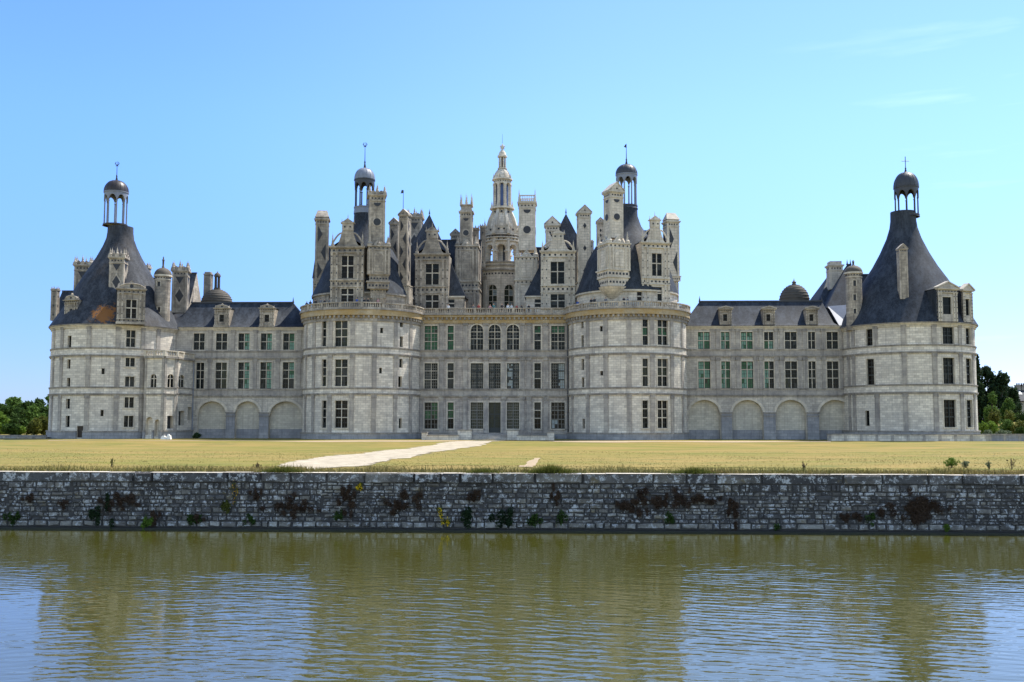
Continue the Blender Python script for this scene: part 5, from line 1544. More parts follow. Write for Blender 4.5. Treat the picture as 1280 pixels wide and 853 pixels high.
def shift(Xg): return wa[1] + (np.clip(Xg, -400, 400) - wa[0])*wd_.y/wd_.x
GRD = tag(grid_mesh('ground', xs, ys, ground_h, M['grass'], 0.0, None, shift), kind='structure')

# ---- gravel path and the strip of gravel along the foot of the chateau
M['gravel'] = plain('pale_gravel', (0.45, 0.385, 0.28), 0.95, 0.75, 0.9, 0, 0.1)
M['sand'] = plain('bare_sandy_soil', (0.38, 0.29, 0.185), 0.95, 0.4, 2.0, 0, 0.1)
def ribbon(name, left, right, mat, n=40, mcols=6, zoff=0.03, ragged=0.25):
    """strip between two sight-line polylines resampled to n steps, draped on the ground"""
    def resample(P):
        P = np.array(P); d = np.r_[0, np.cumsum(np.hypot(*np.diff(P, axis=0).T))]
        t = np.linspace(0, d[-1], n)
        return np.stack([np.interp(t, d, P[:, 0]), np.interp(t, d, P[:, 1])], 1)
    A, B = resample([hitG(*p) for p in left]), resample([hitG(*p) for p in right])
    rr = np.random.RandomState(5)
    A += rr.normal(0, ragged, A.shape)*0.6; B += rr.normal(0, ragged, B.shape)*0.6
    v = []; f = []
    for i in range(n):
        for j in range(mcols+1):
            p = A[i] + (B[i]-A[i])*j/mcols
            v.append((p[0], p[1], float(ground_h(p[0], p[1])) + zoff))
    for i in range(n-1):
        for j in range(mcols):
            a = i*(mcols+1)+j
            f.append((a, a+1, a+mcols+2, a+mcols+1))
    me = bpy.data.meshes.new(name); me.from_pydata(v, [], f); me.materials.append(mat); me.update()
    o = bpy.data.objects.new(name, me); COL.objects.link(o); WO[o.name] = Vector((0, 0, 0))
    return tag(o, kind='structure')
ribbon('gravel_path', [(344, 582.5), (372, 577.5), (420, 570), (470, 565), (520, 559.5), (566, 555.8), (590, 553.2)], [(392, 588), (432, 584), (480, 576.5), (522, 569.8), (562, 563.3), (590, 558.8), (640, 555)], M['gravel'], 110, 8, 0.03, 0.6)
ribbon('gravel_strip', [(60, 550.7), (300, 551), (500, 551), (640, 551.2), (850, 551.6), (1040, 552)], [(60, 551.7), (300, 552.2), (500, 552.9), (570, 553.6), (640, 554.2), (700, 553.6), (850, 552.8), (1040, 553.0)], M['sand'], 120, 3, 0.022)
ribbon('bare_patch', [(667, 573), (660, 577), (650, 584)], [(675, 573), (671, 578), (664, 584.5)], M['sand'], 12, 3, 0.022, 0.15)

# ---- grass blades, longest along the moat's edge
def blades(name, n, dmin, dmax, hmin, hmax, wdt, seed, bias=1.0, tint=0.5):
    r = np.random.RandomState(seed)
    px_ = r.uniform(-60, 1340, n)
    d = dmin + (dmax-dmin)*r.rand(n)**bias
    # spread across the visible wedge at that distance
    ys0 = wa[1] + d
    depth = ys0 - CAM.y
    x = CAM.x + depth*((px_-699)/FPX)
    y = wall_y(x) + d
    clump = 0.5+0.5*np.sin(x*0.9+1.3*np.sin(x*0.37))*np.sin(y*1.1+x*0.2)
    h = (hmin + (hmax-hmin)*r.rand(n)**2)*(0.5+clump)
    ang = r.uniform(0, math.pi, n)
    lean = r.normal(0, 0.35, (n, 2))*h[:, None]
    z = ground_h(x, y)
    w2 = wdt*(0.6+0.8*r.rand(n))/2
    v = np.zeros((n, 3, 3))
    v[:, 0] = np.stack([x-np.cos(ang)*w2, y-np.sin(ang)*w2, z-0.01], 1)
    v[:, 1] = np.stack([x+np.cos(ang)*w2, y+np.sin(ang)*w2, z-0.01], 1)
    v[:, 2] = np.stack([x+lean[:, 0], y+lean[:, 1], z+h], 1)
    me = tri_mesh(name, v.reshape(-1, 3), 3, M['blade'])
    for k, a in (('tint', np.clip(r.rand(n)*tint*1.4, 0, 1)), ('green', (r.rand(n) < 0.16)*0.7*r.rand(n))):
        at = me.attributes.new(k, 'FLOAT', 'FACE'); at.data.foreach_set('value', a.astype(np.float32))
    o = bpy.data.objects.new(name, me); COL.objects.link(o); WO[o.name] = Vector((0, 0, 0))
    return tag(o, kind='stuff')
def tri_mesh(name, v, k, mat, mats=None):
    n = len(v)//k
    me = bpy.data.meshes.new(name)
    me.vertices.add(len(v)); me.vertices.foreach_set('co', np.asarray(v, np.float32).ravel())
    me.loops.add(len(v)); me.loops.foreach_set('vertex_index', np.arange(len(v), dtype=np.int32))
    me.polygons.add(n); me.polygons.foreach_set('loop_start', np.arange(0, len(v), k, dtype=np.int32))
    try: me.polygons.foreach_set('loop_total', np.full(n, k, dtype=np.int32))
    except Exception: pass
    for m in (mats or [mat]): me.materials.append(m)
    me.update(calc_edges=True)
    return me
tag(blades('grass', 26000, 0.5, 3.0, 0.05, 0.32, 0.05, 1, 1.5, 0.7), 'straw and green grass tufts along the top of the moat wall', 'grass')
tag(blades('grass', 40000, 1.5, 60, 0.02, 0.05, 0.08, 2, 1.6, 0.6), 'short dry mown lawn grass before the chateau', 'grass')

# ---- moat wall: courses of separate rough stones under a coping of long blocks
def wall_stone_material():
    m, nt, b = newmat('rough_moat_stone')
    pos = N(nt, 'ShaderNodeNewGeometry').outputs['Position']
    at = N(nt, 'ShaderNodeAttribute'); at.attribute_name = 'tint'
    r = N(nt, 'ShaderNodeValToRGB'); nt.links.new(at.outputs['Fac'], r.inputs['Fac'])
    e = r.color_ramp.elements
    e[0].position = 0; e[0].color = (0.10, 0.097, 0.095, 1)
    e[1].position = 1; e[1].color = (0.42, 0.395, 0.345, 1)
    q = e.new(0.35); q.color = (0.15, 0.14, 0.13, 1)
    q = e.new(0.7); q.color = (0.26, 0.235, 0.195, 1)
    col = r.outputs['Color']
    dark = noise(nt, mapping(nt, pos, (0.22, 0.22, 0.5)), 1.0, 6, 0.7, 0.44, 0.62)
    col = mix(nt, mul(nt, dark, 0.7), col, (0.045, 0.042, 0.042))
    col = mix(nt, mul(nt, noise(nt, pos, 3.2, 5, 0.75, 0.45, 0.68), 0.6), col, (0.05, 0.047, 0.046))
    col = mix(nt, mul(nt, noise(nt, pos, 2.8, 7, 0.82, 0.525, 0.575), 0.8), col, (0.58, 0.58, 0.57))
    col = mix(nt, mul(nt, noise(nt, pos, 1.1, 4, 0.7, 0.62, 0.7), 0.5), col, (0.20, 0.15, 0.06))
    nt.links.new(col, b.inputs['Base Color'])
    b.inputs['Roughness'].default_value = 0.95; b.inputs['Specular IOR Level'].default_value = 0.1
    bump(nt, b, noise(nt, pos, 9, 5, 0.75, 0.2, 0.8), 0.8, 0.06)
    return m
M['moat'] = wall_stone_material()
M['joint'] = plain('dark_wall_joint', (0.075, 0.07, 0.066), 0.95, 0.5, 3.0, 0, 0.1)
M['wet'] = plain('wet_dark_footing', (0.018, 0.018, 0.015), 0.5, 0.3, 2.0)
def rough_stones(name, rows, x0, x1, lens, proud, parent, gap=0.025, seed=3, tints=(0, 1), back=0.3):
    """rows: (z0,z1); each stone a pillow face with its own size, depth and colour"""
    r = random.Random(seed)
    v, f, t = [], [], []
    ny = Vector((wd_.y, -wd_.x, 0))             # towards the water
    def P(x, z, d):
        return (x + ny.x*d, wall_y(x) + ny.y*d, z)
    for xa_, xb_, z0, z1 in [(p, q, *zr) for p, q, rw in rows for zr in rw]:
        x = xa_ + r.uniform(-0.3, 0.0)
        xe = xb_ + r.uniform(-0.3, 0.0)
        while x < xe - 0.05:
            L = r.uniform(*lens)*(1.0 if r.random() < .8 else 1.6)
            if xe - x - L < 0.12: L = xe - x
            a, b = x + gap*r.uniform(.5, 1.4), x + L - gap*r.uniform(.5, 1.4)
            c, d = z0 + gap*r.uniform(.3, 1.2), z1 - gap*r.uniform(.3, 1.2)
            pr = proud*r.uniform(0.3, 1.6)
            ins = min(0.05, (d-c)*0.22)
            ins2 = min(0.06, (b-a)*0.2)
            j = lambda: r.uniform(-0.032, 0.032)
            i = len(v)
            for (xx, zz_) in ((a, c), (b, c), (b, d), (a, d)): v.append(P(xx+j(), zz_+j(), -0.05))
            for (xx, zz_) in ((a+ins2, c+ins), (b-ins2, c+ins), (b-ins2, d-ins), (a+ins2, d-ins)): v.append(P(xx+j(), zz_+j(), pr))
            fs = [(i+4, i+5, i+6, i+7), (i, i+1, i+5, i+4), (i+1, i+2, i+6, i+5), (i+2, i+3, i+7, i+6), (i+3, i, i+4, i+7)]
            f += fs
            k = r.betavariate(1.3, 2.2)
            k = tints[0] + (tints[1]-tints[0])*k
            t += [k]*5
            x += L
    me = bpy.data.meshes.new(name); me.from_pydata(v, [], f)
    me.materials.append(M['moat'])
    at = me.attributes.new('tint', 'FLOAT', 'FACE'); at.data.foreach_set('value', t)
    me.update()
    o = bpy.data.objects.new(name, me); COL.objects.link(o)
    put(o, (0, 0, 0), parent)
    return o
MW = tag(empty('moat_wall', (0, wall_y(0), ZW)), 'long dark lichen-spotted stone retaining wall rising from the water to the lawn', 'wall')
core = MB()
n = 60
XW0, XW1 = -130.0, 130.0
core.face([(XW0, wall_y(XW0)+0.02, ZW-1.5), (XW1, wall_y(XW1)+0.02, ZW-1.5), (XW1, wall_y(XW1)+0.02, -0.03), (XW0, wall_y(XW0)+0.02, -0.03)], 0)
core.face([(XW0, wall_y(XW0)+0.02, -0.03), (XW1, wall_y(XW1)+0.02, -0.03), (XW1, wall_y(XW1)+0.7, -0.03), (XW0, wall_y(XW0)+0.7, -0.03)], 0)
core.build('wall_core', [M['joint']], MW)
rr = random.Random(11)
bx = -75.0
bays = []
while bx < 85:                                 # masonry laid in bays, each with its own courses
    bw_ = rr.uniform(3.0, 8.0)
    rows = []; z = ZW + 0.42
    while z < -0.52:
        h = rr.choice((0.14, 0.17, 0.19, 0.21, 0.24, 0.28))
        if -0.5 - (z + h) < 0.12: h = -0.5 - z
        rows.append((z, z+h)); z += h
    bays.append((bx, bx+bw_, rows)); bx += bw_
rough_stones('wall_stones', bays, -75, 85, (0.14, 0.55), 0.045, MW, 0.014, 3)
rough_stones('base_course', [(-75, 85, [(ZW+0.11, ZW+0.42)])], -75, 85, (0.3, 0.9), 0.06, MW, 0.022, 4, (0.5, 1.25))
cp = rough_stones('coping', [(-75, 85, [(-0.5, 0.02)])], -75, 85, (0.9, 2.6), 0.13, MW, 0.016, 5, (0.0, 0.75))
top = MB()
x = -75.0
while x < 85:
    L = rr.uniform(1.0, 2.4)
    dz = rr.uniform(-0.012, 0.012)
    ny = (wd_.y, -wd_.x)
    pr = 0.09
    top.face([(x+ny[0]*pr+.01, wall_y(x)+ny[1]*pr, 0.0+dz), (x+L+ny[0]*pr-.02, wall_y(x+L)+ny[1]*pr, 0.0+dz), (x+L-.02, wall_y(x+L)+0.5, 0.015+dz), (x+.01, wall_y(x)+0.5, 0.015+dz)], 0)
    x += L
top.build('coping_top', [M['trim']], MW)
ft = MB()
ny = (wd_.y, -wd_.x)
def fp(x, d): return (x+ny[0]*d, wall_y(x)+ny[1]*d)
a, b, c, d = fp(-75, 0.14), fp(85, 0.14), fp(85, -0.1), fp(-75, -0.1)
ft.hexa([(*a, ZW-1.2), (*b, ZW-1.2), (*c, ZW-1.2), (*d, ZW-1.2), (*a, ZW+0.07), (*b, ZW+0.07), (*c, ZW+0.09), (*d, ZW+0.09)], 0)
ft.build('wet_footing', [M['wet']], MW)

# ---- water
def water_material():
    m, nt, b = newmat('green_moat_water')
    pos = N(nt, 'ShaderNodeNewGeometry').outputs['Position']
    b.inputs['Base Color'].default_value = (0.056, 0.055, 0.011, 1)
    b.inputs['Roughness'].default_value = 0.03
    b.inputs['IOR'].default_value = 1.62
    def wv(scale, rot, sc, det, ro, amp):
        n = N(nt, 'ShaderNodeTexNoise'); n.inputs['Scale'].default_value = sc; n.inputs['Detail'].default_value = det; n.inputs['Roughness'].default_value = ro
        n.inputs['Distortion'].default_value = 0.3
        nt.links.new(mapping(nt, pos, scale, (0, 0, R_(rot))), n.inputs['Vector'])
        return mul(nt, n.outputs['Fac'], amp)
    def add(a, c):
        n = N(nt, 'ShaderNodeMath', operation='ADD'); nt.links.new(a, n.inputs[0]); nt.links.new(c, n.inputs[1]); return n.outputs[0]
    h = add(wv((0.75, 2.3, 1), 17, 1.0, 2, 0.5, 1.0), wv((0.8, 2.1, 1), -21, 1.3, 2, 0.5, 0.75))
    h = add(h, wv((1.0, 2.4, 1), 5, 2.6, 2, 0.5, 0.22))
    # two trains of wind ripples whose crests lean apart left and right
    sx0 = N(nt, 'ShaderNodeSeparateXYZ'); nt.links.new(pos, sx0.inputs['Vector'])
    side = N(nt, 'ShaderNodeMapRange'); side.interpolation_type = 'SMOOTHSTEP'; side.inputs['From Min'].default_value = -8; side.inputs['From Max'].default_value = 12
    nt.links.new(sx0.outputs['X'], side.inputs['Value'])
    def train(rot, sc):
        wt_ = N(nt, 'ShaderNodeTexWave'); wt_.bands_direction = 'Y'; wt_.inputs['Scale'].default_value = sc; wt_.inputs['Distortion'].default_value = 11.0; wt_.inputs['Detail'].default_value = 3.0; wt_.inputs['Detail Scale'].default_value = 0.22
        nt.links.new(mapping(nt, pos, (1, 1, 1), (0, 0, R_(rot))), wt_.inputs['Vector'])
        return wt_.outputs['Fac']
    tm_ = N(nt, 'ShaderNodeMix', data_type='FLOAT'); nt.links.new(side.outputs['Result'], tm_.inputs['Factor'])
    nt.links.new(train(-24, 0.72), tm_.inputs['A']); nt.links.new(train(20, 0.66), tm_.inputs['B'])
    h = add(h, mul(nt, tm_.outputs['Result'], 0.17))
    patch = noise(nt, mapping(nt, pos, (0.07, 0.12, 1)), 1.0, 3, 0.5, 0.34, 0.62)
    # calmer strip under the wall
    sx = N(nt, 'ShaderNodeSeparateXYZ'); nt.links.new(pos, sx.inputs['Vector'])
    mr = N(nt, 'ShaderNodeMapRange'); nt.links.new(sx.outputs['Y'], mr.inputs['Value'])
    mr.inputs['From Min'].default_value = wa[1]-1.0; mr.inputs['From Max'].default_value = wa[1]-16
    mr.inputs['To Min'].default_value = 0.28; mr.inputs['To Max'].default_value = 1.0
    k = N(nt, 'ShaderNodeMapRange'); nt.links.new(patch, k.inputs['Value']); k.inputs['To Min'].default_value = 0.3; k.inputs['To Max'].default_value = 1.0
    h = mul(nt, h, mul(nt, k.outputs['Result'], mr.outputs['Result']))
    bp = N(nt, 'ShaderNodeBump'); bp.inputs['Strength'].default_value = 1.0; bp.inputs['Distance'].default_value = WAVE
    nt.links.new(h, bp.inputs['Height']); nt.links.new(bp.outputs['Normal'], b.inputs['Normal'])
    return m
WAVE = 0.027
M['water'] = water_material()
xs = [-4000, -1000, -300, -150, -80, 0, 80, 150, 300, 1000, 4000]
wt = grid_mesh('water', xs, [-200, -100, -60, -30, -15, -5, 0.1], lambda x, y: np.zeros_like(x), M['water'], ZW, None, shift)
tag(wt, kind='structure')
bank = MB()
bank.box(-4000, 4000, -4000, -170.5, ZW-2, 0.85, 0)
bo = bank.build('near_bank', [M['grass']]); tag(bo, kind='structure')

# ---- low walls beside the end towers
def low_wall(x0, x1, y0, z1, th, mat, lab, cop=0.14):
    mb = MB()
    mb.box(x0, x1, y0, y0+th, -0.3, z1-cop, 0); mb.box(x0-0.1, x1+0.1, y0-0.12, y0+th+0.12, z1-cop, z1, 1)
    n = int((x1-x0)/2.2)
    for k in range(n+1):
        x = x0+0.02+(x1-x0-0.44)*k/max(1, n); mb.box(x, x+0.4, y0-0.05, y0-0.0, -0.28, z1-cop-0.003, 2)
    return tag(mb.build('terrace_wall', [M[mat], M['band'], M['pilaster']]), lab, 'wall')
Yt = -13.0
low_wall(hitY(1035.5, 548, Yt)[0], hitY(1236, 548, Yt)[0], Yt, zz(542.6, Yt, 1130), 0.6, 'ashlar', 'low pale stone terrace wall at the foot of the right tower')
low_wall(hitY(1237.5, 548, Yt)[0], 128, Yt+0.5, zz(542.8, Yt, 1260), 0.6, 'plinth', 'low grey stone wall continuing right past the right tower')
low_wall(-130, hitY(57.5, 546, -6)[0], -6.0, zz(544, -6, 40), 0.5, 'plinth', 'low grey stone wall running left from the left tower')
low_wall(hitY(21, 549, -9)[0], hitY(57, 549, -9)[0], -9.0, 0.25, 1.2, 'band', 'flat dark stone kerb lying in the lawn left of the left tower', 0.1)

# ---- white stone block heap below the stair turret
mb = MB()
x0, x1 = hitY(200.5, 548, -14)[0], hitY(212.5, 548, -14)[0]
L = x1-x0
mb.box(x0, x0+0.55*L, -14, -13.3, 0, 0.42, 0, 0.08, 0.08); mb.box(x0+0.08*L, x0+0.4*L, -13.95, -13.4, 0.42, 0.56, 0, 0.06, 0.06)
mb.box(x0+0.57*L, x1, -13.9, -13.2, 0, 0.62, 0, 0.1, 0.08); mb.box(x0+0.62*L, x0+0.85*L, -13.8, -13.4, 0.62, 0.8, 0, 0.08, 0.05)
M['white'] = plain('white_limestone', (0.74, 0.72, 0.66), 0.9, 0.2, 3.0)
tag(mb.build('stone_block', [M['white']]), 'heap of white cut stone blocks lying below the stair turret', 'stone')

# ================================================================== trees, shrubs, wall plants
def leaf_material(name, c1, c2, dead=False):
    m, nt, b = newmat(name)
    at = N(nt, 'ShaderNodeAttribute'); at.attribute_name = 'tint'
    col = mix(nt, at.outputs['Fac'], c1, c2)
    nt.links.new(col, b.inputs['Base Color'])
    b.inputs['Roughness'].default_value = 0.75; b.inputs['Specular IOR Level'].default_value = 0.08
    if not dead:
        tr = N(nt, 'ShaderNodeBsdfTranslucent'); nt.links.new(col, tr.inputs['Color'])
        ms = N(nt, 'ShaderNodeMixShader'); ms.inputs[0].default_value = 0.28
        nt.links.new(b.outputs[0], ms.inputs[1]); nt.links.new(tr.outputs[0], ms.inputs[2])
        nt.links.new(ms.outputs[0], nt.nodes['Material Output'].inputs['Surface'])
    return m
M['leaf_mid'] = leaf_material('mid_green_leaves', (0.024, 0.052, 0.012), (0.06, 0.10, 0.022))
M['leaf_dark'] = leaf_material('dark_evergreen_needles', (0.013, 0.028, 0.013), (0.032, 0.055, 0.022))
M['leaf_fresh'] = leaf_material('fresh_green_leaves', (0.05, 0.10, 0.018), (0.105, 0.165, 0.035))
M['leaf_light'] = leaf_material('bright_green_leaves', (0.075, 0.145, 0.018), (0.15, 0.22, 0.035))
M['leaf_olive'] = leaf_material('olive_leaves', (0.07, 0.085, 0.018), (0.135, 0.14, 0.03))
M['leaf_dead'] = leaf_material('brown_dead_stems', (0.040, 0.024, 0.016), (0.085, 0.055, 0.036), True)
M['leaf_grey'] = leaf_material('greyish_green_leaves', (0.08, 0.11, 0.06), (0.16, 0.19, 0.11))
M['petal'] = leaf_material('yellow_petals', (0.62, 0.40, 0.015), (0.75, 0.52, 0.03), True)
M['petal_orange'] = leaf_material('orange_yellow_petals', (0.62, 0.27, 0.012), (0.72, 0.40, 0.02), True)
M['bark'] = plain('tree_bark', (0.07, 0.055, 0.04), 0.95, 0.5, 2.0)
def leaves(lobes, n, size, seed, elong=0.6):
    """quads spread through the shells of ellipsoid lobes: lobes = (cx,cy,cz,rx,ry,rz)"""
    r = np.random.RandomState(seed)
    L = np.array(lobes, float)
    vol = (L[:, 3]*L[:, 4]*L[:, 5])**(2/3)
    k = r.choice(len(L), n, p=vol/vol.sum())
    d = r.normal(size=(n, 3)); d /= np.linalg.norm(d, axis=1)[:, None]
    rad = 0.55+0.5*r.rand(n)**0.6
    bumpy = 1+0.22*np.sin(d[:, 0]*7+k)*np.sin(d[:, 2]*6+2*k)+0.15*np.sin(d[:, 1]*13+3*k)
    c = L[k, :3] + d*L[k, 3:]*(rad*bumpy)[:, None]
    a = r.normal(size=(n, 3)); a /= np.linalg.norm(a, axis=1)[:, None]
    b_ = np.cross(a, d+0.6*r.normal(size=(n, 3))); b_ /= np.linalg.norm(b_, axis=1)[:, None]+1e-9
    s = size*(0.5+r.rand(n))[:, None]
    v = np.stack([c-a*s, c+b_*s*elong, c+a*s, c-b_*s*elong], 1).reshape(-1, 3)
    lobe_t = r.rand(len(L))
    tint = np.clip(0.2+0.45*lobe_t[k]+0.45*(r.rand(n)-0.3), 0, 1)
    return v, tint
def leaf_obj(name, v, tint, mat, at, parent):
    me = tri_mesh(name, v, 4, M[mat])
    a = me.attributes.new('tint', 'FLOAT', 'FACE'); a.data.foreach_set('value', tint.astype(np.float32))
    o = bpy.data.objects.new(name, me); COL.objects.link(o)
    put(o, at, parent)
    return o
def tree(name, x, y, h, wdt, mat, lab, cat='tree', group=None, seed=1, shape='round', n=1800, size=0.4, trunk=0.2):
    z = float(ground_h(x, y))
    t = tag(empty(name, (x, y, z)), lab, cat, group)
    r = random.Random(seed)
    lobes = []
    if shape == 'round':
        for _ in range(13):
            q = r.uniform(0.0, 1.0); k = math.sin(math.pi*(0.16+0.76*q))
            a = r.uniform(0, 6.28); rad = wdt*0.3*k
            lobes.append((rad*math.cos(a), rad*math.sin(a), h*(trunk+(0.86-trunk)*q), wdt*r.uniform(.17, .27), wdt*r.uniform(.17, .27), h*r.uniform(.09, .15)))
    elif shape == 'conifer':
        for i in range(16):
            q = i/15; k = (1-q)**0.8
            a = r.uniform(0, 6.28); rad = wdt*0.28*k
            lobes.append((rad*math.cos(a), rad*math.sin(a), h*(0.08+0.86*q), wdt*(0.1+0.26*k), wdt*(0.1+0.26*k), h*0.09))
    else:                                       # bush
        for _ in range(9):
            a = r.uniform(0, 6.28); rad = wdt*0.33*math.sqrt(r.random())
            lobes.append((rad*math.cos(a), rad*math.sin(a)*0.7, h*r.uniform(.3, .68), wdt*r.uniform(.14, .24), wdt*r.uniform(.14, .22), h*r.uniform(.22, .34)))
    v, tn = leaves(lobes, n, size, seed)
    v[:, 2] = np.maximum(v[:, 2], 0.02)
    leaf_obj('crown', v, tn, mat, (x, y, z), t)
    mb = MB()
    rt_ = max(0.05, h*0.022)
    mb.tube((x, y, z-0.1), (x+0.1*rt_, y, z+h*0.45), rt_, rt_*0.6, 8); mb.tube((x, y, z+h*0.44), (x+rt_, y, z+h*0.85), rt_*0.6, rt_*0.15, 6)
    for lo in lobes[:7]: mb.tube((x, y, z+max(0.1, lo[2]-h*0.16)), (x+lo[0], y+lo[1], z+lo[2]), rt_*0.4, rt_*0.12, 5)
    mb.build('trunk', [M['bark']], t)
    return t
# wood left of the left tower, tree by tree
G1_ = 'trees of the wood left of the chateau'
def place(p, Y, ytop, wpx, **kw):
    x, zt = hitY(p, ytop, Y); z = float(ground_h(x, Y))
    wdt = hitY(p+wpx/2, ytop, Y)[0]-hitY(p-wpx/2, ytop, Y)[0]
    return dict(x=x, y=Y, h=zt-z, wdt=wdt, **kw)
back = [(-22, 498, 26, ''), (-4, 499, 26, 'tall mid green tree at the left end of the back row of the wood'), (17, 495, 27, 'highest round green tree of the back row of the wood'), (33, 499, 22, 'green tree right of the highest round tree of the wood'), (47, 498, 20, 'dark green tree beside the left tower in the back row'), (60, 486, 16, 'tall tree half hidden behind the edge of the left tower'), (76, 492, 20, 'tree of the wood hidden behind the left tower')]
for i, (p, yt, wp, lab) in enumerate(back[:6]):
    if i == 0: continue                        # stands wholly outside the frame
    k = place(p, 75+9*(i % 3), yt, wp)
    tree('broadleaf_tree', k['x'], k['y'], k['h'], k['wdt']*1.15, ['leaf_mid', 'leaf_mid', 'leaf_fresh', 'leaf_mid', 'leaf_mid', 'leaf_fresh'][i], lab, 'tree', G1_, 20+i, 'round', 5200, 0.33, 0.12)
for i, (p, yt, wp, lab, mt) in enumerate([(7, 506, 24, 'mid green tree in the middle row behind the bright green tree', 'leaf_mid'), (25, 505, 24, 'mid green tree in the middle row behind the olive bushes', 'leaf_mid'), (44, 507, 24, 'fresh green tree in the middle row near the left tower', 'leaf_fresh'), (57, 503, 14, 'narrow green tree touching the left tower in the middle row', 'leaf_mid')]):
    k = place(p, 52+5*(i % 2), yt, wp)
    tree('broadleaf_tree', k['x'], k['y'], k['h'], k['wdt']*1.15, mt, lab, 'tree', G1_, 40+i, 'round', 4200, 0.29, 0.08)
k = place(1, 22, 514.5, 19); tree('broadleaf_tree', k['x'], k['y'], k['h'], k['wdt'], 'leaf_light', 'bright yellow-green tree at the left edge of the photo', 'tree', G1_, 51, 'round', 2600, 0.27, 0.1)
for i, (p, yt, wp, mt, lab) in enumerate([(14, 527, 20, 'leaf_mid', 'low mid green bush right of the bright green tree'), (25, 530, 17, 'leaf_light', 'low light green bush left of the olive bush'), (42, 522.5, 20, 'leaf_olive', 'rounded olive green bush before the dark wood'), (53, 521, 14, 'leaf_olive', 'taller brownish olive bush beside the left tower'), (60, 529, 11, 'leaf_dark', 'dark green bush at the very edge of the left tower')]):
    k = place(p, 16+2*i, yt, wp); tree('bush', k['x'], k['y'], k['h'], k['wdt']*1.2, mt, lab, 'bush', 'bushes before the left wood', 60+i, 'bush', 1500, 0.22)
# right: dark evergreens, young trees and bushes on the mound
for i, (p, yt, wp, Y, lab) in enumerate([(1221, 446, 20, 46, 'tall dark evergreen right behind the right tower'), (1233, 455, 22, 48, 'dark evergreen with stepped crown right of the right tower'), (1251, 466, 26, 46, 'broad dark evergreen left of the small house'), (1262, 480, 18, 52, 'smaller dark evergreen close to the small house')]):
    k = place(p, Y, yt, wp); tree('evergreen_tree', k['x'], k['y'], k['h'], k['wdt']*1.35, 'leaf_dark', lab, 'tree', 'dark evergreens right of the chateau', 70+i, 'round' if i else 'conifer', 3400, 0.32, 0.05)
k = place(1243, 60, 462, 14); tree('broadleaf_tree', k['x'], k['y'], k['h'], k['wdt']*1.1, 'leaf_mid', 'lighter green tree top between the dark evergreens', 'tree', None, 79, 'round', 2200, 0.3, 0.3)
for i, (p, yt, wp, Y, mt, lab) in enumerate([(1239, 490, 17, 30, 'leaf_fresh', 'young green tree before the dark evergreens'), (1260, 497, 16, 32, 'leaf_fresh', 'young green tree left of the small house')]):
    k = place(p, Y, yt, wp); tree('young_tree', k['x'], k['y'], k['h'], k['wdt']*1.15, mt, lab, 'tree', 'young trees on the mound', 80+i, 'round', 2000, 0.2, 0.12)
for i, (p, yt, wp, Y, mt, lab) in enumerate([(1243, 511, 14, 24, 'leaf_olive', 'round yellowish bush under the young trees'), (1229, 526, 14, 8, 'leaf_light', 'light green bush beside the foot of the right tower'), (1241, 525, 14, 8, 'leaf_light', 'light green bush left of the dark hedge bush on the mound'), (1258, 523, 18, 10, 'leaf_fresh', 'dark green spreading bush on the mound'), (1274, 522, 18, 9, 'leaf_olive', 'olive bush at the right edge on the mound'), (1262, 512, 16, 22, 'leaf_olive', 'low bush along the top of the mound before the house'), (1277, 512, 16, 22, 'leaf_mid', 'low green bush under the house wall'), (1276, 533, 14, 3, 'leaf_mid', 'dark low bush behind the right low wall'), (1235, 537, 14, 0, 'leaf_grey', 'grey-green low shrub behind the low wall'), (1254, 537, 18, 0, 'leaf_grey', 'widest grey-green low shrub behind the right low wall')]):
    k = place(p, Y, yt, wp); tree('bush', k['x'], k['y'], max(0.5, k['h']), k['wdt']*1.2, mt, lab, 'bush', 'bushes on the mound right of the chateau', 90+i, 'bush', 1300, 0.16)
k = place(245, -9.5, 541.0, 11.5); tree('bush', k['x'], k['y'], k['h'], k['wdt']*1.15, 'leaf_dark', 'dark green bush at the foot of the chateau beside the first arch', 'bush', None, 111, 'bush', 1200, 0.11)

# weeds at the edge of the lawn
def weed(p, yb, ytop, wpx, mat, lab, seed, n=260, size=0.05, name='weed', spread=0.35):
    x, y = hitG(p, yb); z = float(ground_h(x, y))
    pxm = FPX/(y-CAM.y); h = max(0.1, (yb-ytop)/pxm); wdt = wpx/pxm
    t = tag(empty(name, (x, y, z)), lab, 'plant', 'weeds on the lawn edge')
    r = np.random.RandomState(seed)
    m_ = MB()
    vs = []; ts = []
    for _ in range(10):
        a = r.uniform(0, 6.28); q = r.uniform(0, 1)
        top_ = (wdt*0.5*q*math.cos(a), wdt*spread*q*math.sin(a), h*r.uniform(.55, 1.0))
        m_.tube((x+top_[0]*0.25, y+top_[1]*0.25, z), (x+top_[0], y+top_[1], z+top_[2]), 0.012, 0.006, 4)
        v, tn = leaves([(top_[0], top_[1], top_[2]*0.85, wdt*0.085, wdt*0.085, h*0.13), (top_[0]*.6, top_[1]*.6, top_[2]*0.5, wdt*0.09, wdt*0.09, h*0.18)], n//10, size, r.randint(9999), 0.35)
        vs.append(v); ts.append(tn)
    v = np.concatenate(vs); v[:, 2] = np.maximum(v[:, 2], 0.0)
    leaf_obj('leaves', v, np.concatenate(ts), mat, (x, y, z), t)
    m_.build('stems', [M['bark']], t)
weed(1189, 585, 572, 21, 'leaf_light', 'biggest green leafy weed clump on the right lawn edge', 1, 900, 0.06)
weed(1207, 585, 575, 18, 'leaf_grey', 'grey-green weed just right of the biggest weed clump', 2, 420, 0.05)
